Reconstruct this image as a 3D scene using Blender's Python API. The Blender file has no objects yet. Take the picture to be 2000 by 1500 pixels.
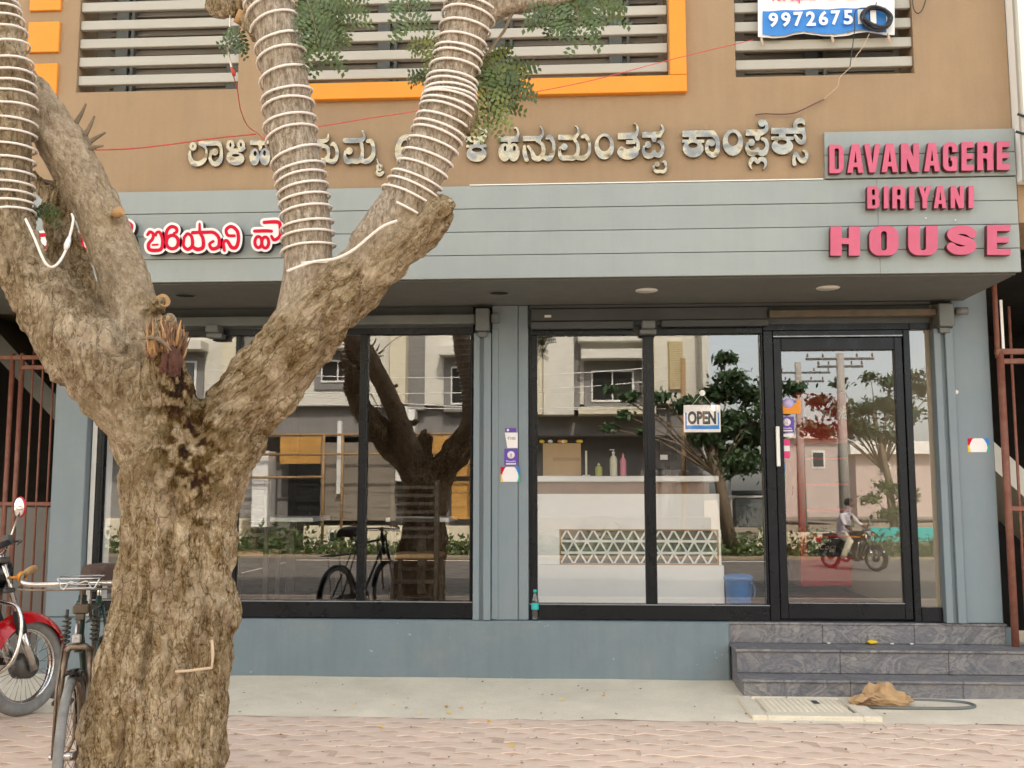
import bpy, bmesh, math, random
import numpy as np
from mathutils import Vector, Matrix
random.seed(7); RNG = np.random.RandomState(11)
R = math.radians
S = bpy.context.scene
COL = S.collection

# ------------------------------------------------------------------ camera, sky, sun, exposure
F_PX = 1956.0; YAW = R(3.25); PITCH = math.atan(215 / F_PX); CAM = Vector((0, -8, 1.45))
cd = bpy.data.cameras.new('camera'); cam = bpy.data.objects.new('camera', cd); COL.objects.link(cam)
cd.sensor_width = 36; cd.lens = F_PX / 2000 * 36; cd.clip_start = .05; cd.clip_end = 2000
cam.location = CAM; cam.rotation_euler = (math.pi / 2 + PITCH, 0, YAW); S.camera = cam

SUN_EL, SUN_AZ = R(46), R(12)          # azimuth measured clockwise from +Y
world = bpy.data.worlds.new('World'); S.world = world; world.use_nodes = True
wn = world.node_tree.nodes; wl_ = world.node_tree.links
sky = wn.new('ShaderNodeTexSky'); sky.sky_type = 'NISHITA'; sky.sun_disc = False
sky.sun_elevation = SUN_EL; sky.sun_rotation = SUN_AZ
sky.air_density = 1.0; sky.dust_density = 2.5; sky.ozone_density = .8
bg = wn['Background']; bg.inputs[1].default_value = .15          # thin bright haze: the blue is half washed out
bw = wn.new('ShaderNodeHueSaturation'); bw.inputs['Saturation'].default_value = .42; wl_.new(sky.outputs[0], bw.inputs['Color'])
wt = wn.new('ShaderNodeMix'); wt.data_type = 'RGBA'; wt.blend_type = 'MULTIPLY'; wt.inputs[0].default_value = 1; wt.inputs[7].default_value = (1, .955, .88, 1)
wl_.new(bw.outputs[0], wt.inputs[6]); wl_.new(wt.outputs[2], bg.inputs[0])
sl = bpy.data.lights.new('sun', 'SUN'); sun = bpy.data.objects.new('sun', sl); COL.objects.link(sun)
sl.energy = 2.0; sl.angle = R(.6); sl.color = (1, .90, .76)
sd = Vector((math.sin(SUN_AZ) * math.cos(SUN_EL), math.cos(SUN_AZ) * math.cos(SUN_EL), math.sin(SUN_EL)))
sun.rotation_euler = (-sd).to_track_quat('-Z', 'Y').to_euler(); sun.location = (0, 20, 25)
S.view_settings.view_transform = 'Standard'; S.view_settings.look = 'None'
S.view_settings.gamma = 1; S.view_settings.use_curve_mapping = False; S.view_settings.exposure = 2.25
S.render.engine = 'CYCLES'
S.cycles.max_bounces = 8; S.cycles.transparent_max_bounces = 16; S.cycles.caustics_reflective = False

# ------------------------------------------------------------------ measuring: a photo point on a real plane
def ray(px, py):
    a = (float(px) - 1000) / F_PX; b = -(float(py) - 750) / F_PX
    fh = Vector((-math.sin(YAW), math.cos(YAW), 0)); r = Vector((math.cos(YAW), math.sin(YAW), 0)); z = Vector((0, 0, 1))
    return math.cos(PITCH) * fh + math.sin(PITCH) * z + a * r + b * (-math.sin(PITCH) * fh + math.cos(PITCH) * z)
def P(px, py, Y):
    d = ray(px, py); return CAM + d * ((float(Y) - CAM.y) / d.y)
def X_(px, Y=0, py=900): return P(px, py, Y).x
def Z_(py, Y=0, px=1100): return P(px, py, Y).z
def Q(px, py, Y):
    """a point across the street, measured from its mirror image in the shop glass (plane y = .03)"""
    p = P(px, py, .06 - Y); return Vector((p.x, Y, p.z))

# ------------------------------------------------------------------ mesh builder
def wloc(o):
    v = Vector((0, 0, 0))
    while o: v += o.location; o = o.parent
    return v
class MB:
    def __init__(s): s.v = []; s.f = []; s.sm = []
    def face(s, pts, smooth=False):
        n = len(s.v); s.v += [tuple(p) for p in pts]; s.f.append(tuple(range(n, n + len(pts)))); s.sm.append(smooth); return s
    def add(s, vs, fs, smooth=False):
        n = len(s.v); s.v += [tuple(p) for p in vs]; s.f += [tuple(i + n for i in f) for f in fs]; s.sm += [smooth] * len(fs); return s
    def box(s, x0, x1, y0, y1, z0, z1, c=0.0, m=None):
        if x0 > x1: x0, x1 = x1, x0
        if y0 > y1: y0, y1 = y1, y0
        if z0 > z1: z0, z1 = z1, z0
        c = min(c, (x1 - x0) * .45, (y1 - y0) * .45, (z1 - z0) * .45)
        if c <= 0:
            vs = [(x, y, z) for x in (x0, x1) for y in (y0, y1) for z in (z0, z1)]
            fs = [(0, 1, 3, 2), (4, 6, 7, 5), (0, 4, 5, 1), (2, 3, 7, 6), (0, 2, 6, 4), (1, 5, 7, 3)]
        else:
            vs = []; idx = {}
            for i, (xo, xi) in enumerate(((x0, x0 + c), (x1, x1 - c))):
                for j, (yo, yi) in enumerate(((y0, y0 + c), (y1, y1 - c))):
                    for k, (zo, zi) in enumerate(((z0, z0 + c), (z1, z1 - c))):
                        idx[i, j, k] = len(vs); vs += [(xo, yi, zi), (xi, yo, zi), (xi, yi, zo)]
            g = lambda i, j, k, a: idx[i, j, k] + a
            fs = []
            for i in (0, 1): fs.append([g(i, 0, 0, 0), g(i, 1, 0, 0), g(i, 1, 1, 0), g(i, 0, 1, 0)][::(1 if i else -1)])
            for j in (0, 1): fs.append([g(0, j, 0, 1), g(1, j, 0, 1), g(1, j, 1, 1), g(0, j, 1, 1)][::(-1 if j else 1)])
            for k in (0, 1): fs.append([g(0, 0, k, 2), g(1, 0, k, 2), g(1, 1, k, 2), g(0, 1, k, 2)][::(1 if k else -1)])
            for i in (0, 1):
                for j in (0, 1): fs.append([g(i, j, 0, 0), g(i, j, 0, 1), g(i, j, 1, 1), g(i, j, 1, 0)])
            for i in (0, 1):
                for k in (0, 1): fs.append([g(i, 0, k, 0), g(i, 0, k, 2), g(i, 1, k, 2), g(i, 1, k, 0)])
            for j in (0, 1):
                for k in (0, 1): fs.append([g(0, j, k, 1), g(0, j, k, 2), g(1, j, k, 2), g(1, j, k, 1)])
            for a in idx.values(): fs.append([a, a + 1, a + 2])
        if m is not None: vs = [tuple(m @ Vector(v)) for v in vs]
        return s.add(vs, fs)
    def frames(s, path):
        pts = [Vector(p) for p in path]; n = len(pts); out = []
        t0 = (pts[1] - pts[0]).normalized()
        u = t0.cross(Vector((0, 0, 1)));
        if u.length < .05: u = t0.cross(Vector((0, 1, 0)))
        u.normalize()
        for i in range(n):
            t = (pts[min(i + 1, n - 1)] - pts[max(i - 1, 0)]).normalized()
            u = (u - t * u.dot(t))
            if u.length < 1e-6: u = t.orthogonal()
            u.normalize(); out.append((pts[i], t, u.copy(), t.cross(u)))
        return out
    def tube(s, path, r, n=8, cap=True, smooth=True, flat=1.0):
        fr = s.frames(path); k = len(fr)
        rs = r if isinstance(r, (list, tuple)) else [r] * k
        vs = []
        for (p, t, u, w), rr in zip(fr, rs):
            for j in range(n):
                a = 2 * math.pi * j / n; vs.append(p + u * (rr * math.cos(a)) + w * (rr * flat * math.sin(a)))
        fs = [(i * n + j, i * n + (j + 1) % n, (i + 1) * n + (j + 1) % n, (i + 1) * n + j) for i in range(k - 1) for j in range(n)]
        s.add(vs, fs, smooth)
        if cap:
            s.face(vs[:n][::-1]); s.face(vs[-n:])
        return s
    def cyl(s, p0, p1, r, n=16, r1=None, smooth=True): return s.tube([p0, p1], [r, r if r1 is None else r1], n, True, smooth)
    def ring(s, c, axis, Rr, r, n=32, k=8, a0=0, a1=2 * math.pi, flat=1.0):
        c = Vector(c); ax = Vector(axis).normalized(); u = ax.orthogonal().normalized()
        if abs(ax.y) > .6 and abs(ax.z) < .3: u = (Vector((1, 0, 0)) - ax * ax.x).normalized()
        w = ax.cross(u); full = abs(a1 - a0) > 6.28; m = n if full else n + 1; vs = []
        for i in range(m):
            a = a0 + (a1 - a0) * i / n; d = u * math.cos(a) + w * math.sin(a)
            for j in range(k):
                b = 2 * math.pi * j / k; vs.append(c + d * (Rr + r * math.cos(b)) + ax * (r * flat * math.sin(b)))
        fs = []
        for i in range(n):
            i2 = (i + 1) % m
            for j in range(k): fs.append((i * k + j, i2 * k + j, i2 * k + (j + 1) % k, i * k + (j + 1) % k))
        return s.add(vs, fs, True)
    def lathe(s, c, prof, n=24, axis='z'):
        c = Vector(c); vs = []
        for r, h in prof:
            for j in range(n):
                a = 2 * math.pi * j / n; x, y = r * math.cos(a), r * math.sin(a)
                vs.append(c + (Vector((x, y, h)) if axis == 'z' else Vector((x, h, y)) if axis == 'y' else Vector((h, x, y))))
        fs = [(i * n + j, i * n + (j + 1) % n, (i + 1) * n + (j + 1) % n, (i + 1) * n + j) for i in range(len(prof) - 1) for j in range(n)]
        s.add(vs, fs, True); s.face(vs[:n][::-1]); s.face(vs[-n:]); return s
    def prism(s, poly, y0, y1):
        """poly of (x, z), pushed along y"""
        n = len(poly); a = [(x, y0, z) for x, z in poly]; b = [(x, y1, z) for x, z in poly]
        s.face(a); s.face(b[::-1]); s.add(a + b, [(i, i + n, (i + 1) % n + n, (i + 1) % n) for i in range(n)]); return s
    def ball(s, c, r, n=12, m=8, sc=(1, 1, 1)):
        return s.add(*ball_vf(c, r, n, m, sc), True)
    def xf(s, m):
        s.v = [tuple(m @ Vector(v)) for v in s.v]; return s
    def build(s, name, mat, parent=None, fixn=True):
        o0 = wloc(parent) if parent else Vector((0, 0, 0))
        me = bpy.data.meshes.new(name)
        me.from_pydata([(v[0] - o0.x, v[1] - o0.y, v[2] - o0.z) for v in s.v], [], s.f)
        me.polygons.foreach_set('use_smooth', s.sm)
        if fixn:
            bm = bmesh.new(); bm.from_mesh(me); bmesh.ops.remove_doubles(bm, verts=bm.verts, dist=1e-5)
            bmesh.ops.recalc_face_normals(bm, faces=bm.faces); bm.to_mesh(me); bm.free()
        me.update(); return link(name, me, mat, parent)
def ball_vf(c, r, n, m, sc):
    c = Vector(c); vs = []
    for i in range(m + 1):
        t = math.pi * i / m
        for j in range(n):
            a = 2 * math.pi * j / n
            vs.append((c.x + r * sc[0] * math.sin(t) * math.cos(a), c.y + r * sc[1] * math.sin(t) * math.sin(a), c.z + r * sc[2] * math.cos(t)))
    return vs, [(i * n + j, (i + 1) * n + j, (i + 1) * n + (j + 1) % n, i * n + (j + 1) % n) for i in range(m) for j in range(n)]
def link(name, me, mat, parent=None):
    o = bpy.data.objects.new(name, me); COL.objects.link(o)
    if mat is not None and me is not None: me.materials.append(mat)
    if parent: o.parent = parent
    return o
def tag(o, label=None, cat=None, group=None, kind=None):
    if label: o['label'] = label
    if cat: o['category'] = cat
    if group: o['group'] = group
    if kind: o['kind'] = kind
    return o
def thing(name, label, cat, loc=(0, 0, 0), group=None):
    o = bpy.data.objects.new(name, None); COL.objects.link(o); o.location = loc; o.empty_display_size = .1
    return tag(o, label, cat, group)
def copy_tree(o, parent=None):
    c = o.copy(); COL.objects.link(c); c.parent = parent
    for ch in list(o.children): copy_tree(ch, c)
    return c
def spline(pts, n=6):
    """Catmull-Rom through tuples of any length"""
    pts = [np.array(p, float) for p in pts]; out = []
    for i in range(len(pts) - 1):
        p0 = pts[max(i - 1, 0)]; p1 = pts[i]; p2 = pts[i + 1]; p3 = pts[min(i + 2, len(pts) - 1)]
        for k in range(n):
            t = k / n
            out.append(.5 * ((2 * p1) + (p2 - p0) * t + (2 * p0 - 5 * p1 + 4 * p2 - p3) * t * t + (3 * p1 - p0 - 3 * p2 + p3) * t ** 3))
    out.append(pts[-1]); return out

# ------------------------------------------------------------------ materials
def new_mat(name):
    m = bpy.data.materials.new(name); m.use_nodes = True
    return m, m.node_tree.nodes, m.node_tree.links, m.node_tree.nodes['Principled BSDF']
def coords(n, l, scale=(1, 1, 1), attr=None, obj=True):
    mp = n.new('ShaderNodeMapping'); mp.inputs['Scale'].default_value = scale
    if attr:
        a = n.new('ShaderNodeAttribute'); a.attribute_name = attr; l.new(a.outputs['Vector'], mp.inputs[0])
    else:
        t = n.new('ShaderNodeTexCoord'); l.new(t.outputs['Object'], mp.inputs[0])
    return mp.outputs[0]
def noise(n, l, co, scale, detail=6, rough=.6, dist=0.0):
    t = n.new('ShaderNodeTexNoise'); t.inputs['Scale'].default_value = scale; t.inputs['Detail'].default_value = detail
    t.inputs['Roughness'].default_value = rough; t.inputs['Distortion'].default_value = dist
    l.new(co, t.inputs['Vector']); return t.outputs['Fac']
def ramp(n, l, fac, stops, interp='LINEAR'):
    r = n.new('ShaderNodeValToRGB'); r.color_ramp.interpolation = interp; e = r.color_ramp.elements
    while len(e) < len(stops): e.new(.5)
    for i, (p, c) in enumerate(stops):
        e[i].position = p; e[i].color = (c, c, c, 1) if isinstance(c, (int, float)) else (*c[:3], 1)
    l.new(fac, r.inputs[0]); return r.outputs[0]
def mix(n, l, fac, a, b, mode='MIX'):
    m = n.new('ShaderNodeMix'); m.data_type = 'RGBA'; m.blend_type = mode
    if isinstance(fac, (int, float)): m.inputs[0].default_value = fac
    else: l.new(fac, m.inputs[0])
    for i, v in ((6, a), (7, b)):
        if isinstance(v, (tuple, list)): m.inputs[i].default_value = (*v[:3], 1)
        else: l.new(v, m.inputs[i])
    return m.outputs[2]
def bump(n, l, p, h, strength=.3, dist=.01):
    b = n.new('ShaderNodeBump'); b.inputs['Strength'].default_value = strength; b.inputs['Distance'].default_value = dist
    l.new(h, b.inputs['Height']); l.new(b.outputs[0], p.inputs['Normal'])
def surf(name, col, rough=.7, metal=0.0, var=.12, vs=3.0, dirt=None, dirt_s=1.3, dirt_amt=.4, bs=0.0, bscale=60, spec=.5, fine=.0, stretch=(1, 1, 1), objvar=0.0, streak=0.0, fleck=None):
    """one colour with gentle blotches, optional dirt patches and grain"""
    m, n, l, p = new_mat(name); co = coords(n, l, stretch)
    f = noise(n, l, co, vs, 8, .65)
    c = mix(n, l, ramp(n, l, f, [(.3, 0.), (.7, 1.)]), tuple(x * (1 - var) for x in col), tuple(min(1, x * (1 + var)) for x in col))
    if fine:
        f2 = noise(n, l, co, vs * 40, 3, .7); c = mix(n, l, fine, c, ramp(n, l, f2, [(.3, tuple(x * .5 for x in col)), (.7, tuple(min(1, x * 1.5) for x in col))]))
    if dirt:
        d = noise(n, l, co, dirt_s, 10, .7, .4)
        dm = n.new('ShaderNodeMath'); dm.operation = 'MULTIPLY'; dm.inputs[1].default_value = dirt_amt
        l.new(ramp(n, l, d, [(.48, 0.), (.68, 1.)]), dm.inputs[0]); c = mix(n, l, dm.outputs[0], c, dirt)
    if streak:                                            # rain streaks and patchy repainting
        sv = ramp(n, l, noise(n, l, coords(n, l, (5, 5, .35)), 2.2, 8, .7), [(.44, 1.), (.62, 1 - streak)]); c = mix(n, l, 1.0, c, sv, 'MULTIPLY')
        pt = ramp(n, l, noise(n, l, coords(n, l, (.7, 1, 1)), 1.1, 2, .5), [(.46, 1 - streak * .35), (.54, 1.)]); c = mix(n, l, 1.0, c, pt, 'MULTIPLY')
    if fleck:
        c = mix(n, l, ramp(n, l, noise(n, l, coords(n, l, (1, 1, .8)), 30, 2, .5), [(.735, 0.), (.76, .7)]), c, fleck)
        c = mix(n, l, ramp(n, l, noise(n, l, coords(n, l, (1.2, 1, .6)), 11, 6, .75), [(.68, 0.), (.76, .45)]), c, tuple(x * .6 for x in fleck))
    if objvar:
        oi = n.new('ShaderNodeObjectInfo'); hv = n.new('ShaderNodeHueSaturation')
        ma = n.new('ShaderNodeMapRange'); ma.inputs[3].default_value = 1 - objvar; ma.inputs[4].default_value = 1 + objvar
        l.new(oi.outputs['Random'], ma.inputs[0]); l.new(ma.outputs[0], hv.inputs['Value']); l.new(c, hv.inputs['Color']); c = hv.outputs[0]
    l.new(c, p.inputs['Base Color'])
    p.inputs['Metallic'].default_value = metal; p.inputs['Specular IOR Level'].default_value = spec
    rr = ramp(n, l, noise(n, l, co, vs * 2.3, 6), [(.3, max(0, rough - .08)), (.7, min(1, rough + .08))]); l.new(rr, p.inputs['Roughness'])
    if bs: bump(n, l, p, noise(n, l, co, bscale, 6, .7), bs, .004)
    return m

M = {}
M['tan'] = surf('tan_plaster', (.362, .248, .145), .9, var=.07, vs=1.2, dirt=(.27, .185, .12), dirt_s=.9, dirt_amt=.35, bs=.35, bscale=90, fine=.06, streak=.055)
M['grey'] = surf('grey_blue_paint_lit', (.315, .350, .335), .55, var=.05, vs=1.5, dirt=(.35, .36, .33), dirt_s=2.2, dirt_amt=.30, bs=.12, bscale=120, fine=.03, streak=.035, objvar=.03)  # cladding: same paint as the pillars, lightened to stand for its stronger daylight
M['pillar'] = surf('grey_blue_paint_shaded', (.208, .258, .284), .55, var=.05, vs=1.5, dirt=(.26, .28, .28), dirt_s=2.2, dirt_amt=.4, bs=.12, bscale=120, fine=.03, streak=.04)  # same paint as the cladding, with the overhang's shade kept in the colour
M['plinth'] = surf('plinth_paint_shaded', (.183, .234, .258), .62, var=.07, vs=1.8, dirt=(.27, .29, .29), dirt_s=2.6, dirt_amt=.42, bs=.25, bscale=70, fine=.05, streak=.06, fleck=(.50, .52, .50))  # same grey paint, overhang shade put into the colour; dirt and flecks are wear
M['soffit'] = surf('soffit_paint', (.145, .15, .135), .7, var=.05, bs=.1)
M['shutter'] = surf('shutter_grey', (.15, .165, .16), .5, metal=.1, var=.12, dirt=(.24, .2, .15), dirt_amt=.3)
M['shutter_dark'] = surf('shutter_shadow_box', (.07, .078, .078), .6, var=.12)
M['rusty_rail'] = surf('rusty_rail', (.12, .10, .07), .6, var=.3, vs=9, dirt=(.20, .09, .04), dirt_s=6, dirt_amt=.6)
M['cream_grey'] = surf('slat_paint', (.44, .42, .36), .6, var=.05, vs=2, dirt=(.42, .38, .30), dirt_s=3, dirt_amt=.3, stretch=(.4, 1, 1))
M['window_back'] = surf('brown_shutter', (.24, .205, .165), .6, var=.12, stretch=(.3, 1, 2), dirt=(.3, .26, .2), dirt_amt=.3)
M['orange'] = surf('orange_paint', (.80, .29, .02), .6, var=.05, vs=1.5, dirt=(.75, .30, .05), dirt_amt=.25, bs=.1)
M['black_al'] = surf('black_aluminium', (.0055, .0075, .0105), .30, metal=.0, var=.15, dirt=(.03, .03, .03), dirt_s=3, dirt_amt=.15, spec=.3)
M['steel_al'] = surf('mill_aluminium', (.30, .32, .34), .35, metal=.6, var=.1)
M['white'] = surf('white_paint', (.86, .86, .83), .45, var=.03)
M['white_plast'] = surf('white_plastic', (.82, .80, .76), .35, var=.04)
M['pink'] = surf('pink_letter', (.57, .095, .17), .45, var=.10, vs=4, dirt=(.44, .08, .13), dirt_s=6, dirt_amt=.4)
M['maroon'] = surf('maroon_letter_side', (.12, .012, .025), .5, var=.1)
M['red_acr'] = surf('red_acrylic', (.62, .004, .032), .55, var=.04, spec=.15)
M['white_acr'] = surf('white_acrylic', (.85, .80, .79), .3, var=.03)
M['black_side'] = surf('black_letter_side', (.02, .02, .02), .5)
M['gate'] = surf('rust_red_gate', (.21, .075, .05), .6, var=.25, vs=12, dirt=(.30, .17, .11), dirt_s=7, dirt_amt=.5)
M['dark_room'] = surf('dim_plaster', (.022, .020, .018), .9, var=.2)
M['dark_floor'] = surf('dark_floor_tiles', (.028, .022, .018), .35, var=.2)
M['beige_wall'] = surf('beige_inner_wall', (.50, .43, .32), .8, var=.05)
M['apron'] = surf('dusty_concrete', (.82, .715, .55), .95, var=.12, vs=2, dirt=(.62, .54, .41), dirt_s=1.6, dirt_amt=.5, bs=.7, bscale=60, fine=.2, fleck=(.36, .31, .24))
M['dust'] = surf('joint_sand', (.60, .44, .33), 1, var=.15, vs=6, bs=.6, bscale=150, fine=.15)
M['paver'] = surf('dusty_pink_paver', (.78, .59, .465), .95, var=.10, vs=7, dirt=(.76, .62, .47), dirt_s=4, dirt_amt=.75, bs=.6, bscale=120, fine=.15, objvar=.05)
M['asphalt'] = surf('asphalt', (.16, .145, .13), .9, var=.15, vs=1, dirt=(.26, .22, .18), dirt_amt=.5, bs=.5, bscale=120, fine=.15)
M['soil'] = surf('dry_soil', (.34, .27, .19), 1, var=.2, vs=.6, dirt=(.22, .2, .1), dirt_s=.5, dirt_amt=.5, bs=.6, bscale=20)
M['chrome'] = surf('chrome', (.62, .60, .57), .22, metal=1, var=.1, vs=20, dirt=(.25, .15, .09), dirt_s=14, dirt_amt=.5)
M['old_steel'] = surf('old_steel', (.24, .19, .14), .5, metal=.7, var=.25, vs=25, dirt=(.16, .08, .04), dirt_s=18, dirt_amt=.7)
M['green_paint'] = surf('dark_green_frame', (.025, .055, .045), .35, var=.2, vs=10, dirt=(.12, .09, .06), dirt_s=10, dirt_amt=.5)
M['black_rub'] = surf('black_rubber', (.022, .022, .022), .7, var=.2)
M['grey_rub'] = surf('worn_tyre', (.24, .235, .22), .95, var=.2, vs=14, dirt=(.14, .13, .12), dirt_s=9, dirt_amt=.6, bs=.5, bscale=200)
M['leather'] = surf('brown_saddle', (.075, .045, .032), .5, var=.25, vs=8)
M['red_paint'] = surf('glossy_red_paint', (.52, .008, .012), .12, var=.05, spec=.7)
M['dark_metal'] = surf('engine_metal', (.12, .115, .105), .5, metal=.6, var=.3, vs=15)
M['mirror'] = surf('mirror_glass', (.9, .9, .92), .03, metal=1, var=0)
M['black_gloss'] = surf('black_gloss', (.012, .012, .014), .18)
M['granite'] = None
M['carton'] = surf('carton', (.50, .34, .17), .85, var=.08)
M['brown_wood'] = surf('brown_wood', (.20, .105, .055), .5, var=.25, stretch=(1, 6, 1), vs=3)
M['tan_wood'] = surf('tan_wood', (.36, .22, .10), .5, var=.2, stretch=(.5, 6, 4), vs=4)
M['dark_wood'] = surf('dark_wood', (.011, .007, .005), .4, var=.3)
M['blue_plast'] = surf('blue_plastic', (.02, .20, .55), .35, var=.06)
M['burlap'] = surf('brown_paper', (.48, .31, .16), .95, var=.18, vs=12, bs=.5, bscale=90)
M['teal'] = surf('teal_print', (.03, .48, .46), .4)
M['purple'] = surf('purple_print', (.115, .05, .38), .4, var=.03)
M['rose'] = surf('rose_print', (.75, .04, .20), .4)
M['sky_print'] = surf('blue_print', (.03, .22, .62), .5, var=.06)
M['lilac'] = surf('lilac_print', (.55, .47, .78), .4)
M['ink'] = surf('black_ink', (.03, .03, .035), .6)
M['green_print'] = surf('green_print', (.02, .42, .25), .4)
M['yellow'] = surf('yellow_petal', (.85, .58, .02), .7, var=.1)
M['orange_pet'] = surf('orange_petal', (.85, .30, .04), .7, var=.1)
M['wire_red'] = surf('red_cord', (.62, .08, .06), .7)
M['wire_black'] = surf('black_cable', (.02, .02, .022), .4)
M['wire_brown'] = surf('brown_cable', (.16, .08, .06), .6)
M['wire_tan'] = surf('frayed_cord', (.55, .42, .28), .8)
M['rope'] = surf('white_rope_light', (.88, .80, .72), .4, var=.05, vs=9)
M['cut_wood'] = surf('cut_wood', (.46, .27, .12), .85, var=.3, vs=18, stretch=(1, 1, .25), bs=.5, bscale=60)
M['split_wood'] = surf('splintered_wood', (.20, .105, .055), .9, var=.5, vs=25, stretch=(1, 1, .3))
M['red_wood'] = surf('split_red_wood', (.105, .042, .026), .9, var=.4, vs=22, stretch=(1, 1, .15), bs=.8, bscale=70)
M['leaf'] = surf('green_leaflets', (.075, .115, .03), .5, var=.45, vs=9)
M['leaf_pale'] = surf('yellow_green_leaflets', (.15, .175, .035), .5, var=.4, vs=9)
M['leaf_dark'] = surf('dark_leaflets', (.045, .085, .03), .5, var=.4, vs=2)
M['twig'] = surf('twig_bark', (.20, .15, .10), .9, var=.25, vs=20)
M['cream_wall'] = surf('cream_wall', (.72, .66, .50), .85, var=.04, dirt=(.6, .53, .38), dirt_amt=.25)
M['light_wall'] = surf('pale_wall', (.70, .68, .60), .85, var=.04)
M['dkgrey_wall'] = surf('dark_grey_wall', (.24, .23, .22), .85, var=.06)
M['white_wall'] = surf('white_neighbour_wall', (.82, .81, .77), .8, var=.03, dirt=(.6, .57, .5), dirt_amt=.2)
M['pink_wall'] = surf('pink_far_wall', (.55, .45, .41), .85, var=.05)
M['ply'] = surf('orange_ply', (.52, .28, .07), .7, var=.2, vs=2, stretch=(1, 1, 5))
M['louvre'] = surf('yellow_louvre', (.62, .52, .30), .7, var=.05)
M['dark_glass'] = surf('dark_pane', (.03, .032, .03), .1, spec=.8)
M['concrete_pole'] = surf('concrete_pole', (.40, .37, .33), .9, var=.1)
M['skin'] = surf('skin', (.22, .11, .065), .6)
M['hair'] = surf('black_hair', (.012, .01, .01), .6)
M['shirt'] = surf('pale_lilac_shirt', (.62, .56, .60), .85, bs=.3, bscale=12)
M['coke'] = surf('cooler_red', (.62, .03, .025), .35, var=.08)
M['silver'] = surf('silver_trim', (.6, .6, .6), .3, metal=.8)
M['lamp_lens'] = surf('frosted_lens', (.78, .75, .66), .5)
M['hole'] = surf('black_hole', (.008, .008, .008), .9)
M['bottle_pink'] = surf('pink_bottle', (.72, .22, .30), .3)
M['bottle_white'] = surf('white_bottle', (.72, .70, .55), .3)
M['lime'] = surf('lime_label', (.45, .50, .10), .5)

def steel_mat():
    m, n, l, p = new_mat('polished_steel_letters'); co = coords(n, l)
    p.inputs['Base Color'].default_value = (.27, .255, .215, 1); p.inputs['Metallic'].default_value = 1
    l.new(ramp(n, l, noise(n, l, co, 9, 4), [(.3, .16), (.7, .34)]), p.inputs['Roughness'])
    bump(n, l, p, noise(n, l, co, 4.5, 2), .8, .06); return m
M['steel'] = steel_mat()
def granite_mat():
    m, n, l, p = new_mat('swirled_grey_granite'); co = coords(n, l, (1, 1.6, 1.6))
    f0 = noise(n, l, co, 2.6, 4, .6); sw = noise(n, l, co, 3.0, 4, .5, 1.3); s2 = noise(n, l, co, 8, 4, .55, 1.4)
    c = ramp(n, l, sw, [(.30, (.06, .06, .08)), (.38, (.27, .26, .25)), (.44, (.085, .085, .11)), (.50, (.36, .335, .31)), (.55, (.10, .10, .125)), (.61, (.30, .285, .27)), (.70, (.07, .07, .095))])
    c = mix(n, l, .38, c, ramp(n, l, s2, [(.36, (.06, .06, .08)), (.47, (.32, .30, .28)), (.54, (.09, .09, .11)), (.64, (.38, .355, .32))]))
    c = mix(n, l, ramp(n, l, f0, [(.42, 0.), (.66, .6)]), c, (.13, .13, .16))
    g = noise(n, l, co, 180, 3); c = mix(n, l, .12, c, ramp(n, l, g, [(.35, .07), (.7, .42)]))
    d = noise(n, l, co, 2.0, 8, .7); c = mix(n, l, ramp(n, l, d, [(.48, 0.), (.75, .4)]), c, (.36, .31, .25))
    l.new(c, p.inputs['Base Color']); p.inputs['Roughness'].default_value = .55; return m
M['granite'] = granite_mat()
def glass_mat(name, tr, gl, tint=(1, 1, 1)):
    m = bpy.data.materials.new(name); m.use_nodes = True; n = m.node_tree.nodes; l = m.node_tree.links
    n.remove(n['Principled BSDF']); out = n['Material Output']
    t = n.new('ShaderNodeBsdfTransparent'); t.inputs[0].default_value = (tr * tint[0], tr * tint[1], tr * tint[2], 1)
    g = n.new('ShaderNodeBsdfGlossy'); g.inputs[0].default_value = (gl, gl, gl, 1); g.inputs['Roughness'].default_value = .0
    a = n.new('ShaderNodeAddShader'); l.new(t.outputs[0], a.inputs[0]); l.new(g.outputs[0], a.inputs[1]); l.new(a.outputs[0], out.inputs[0]); return m
M['glass'] = glass_mat('shop_glass', .93, .16)
M['clear'] = glass_mat('clear_plastic', .72, .10, (.92, .98, 1))
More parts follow.
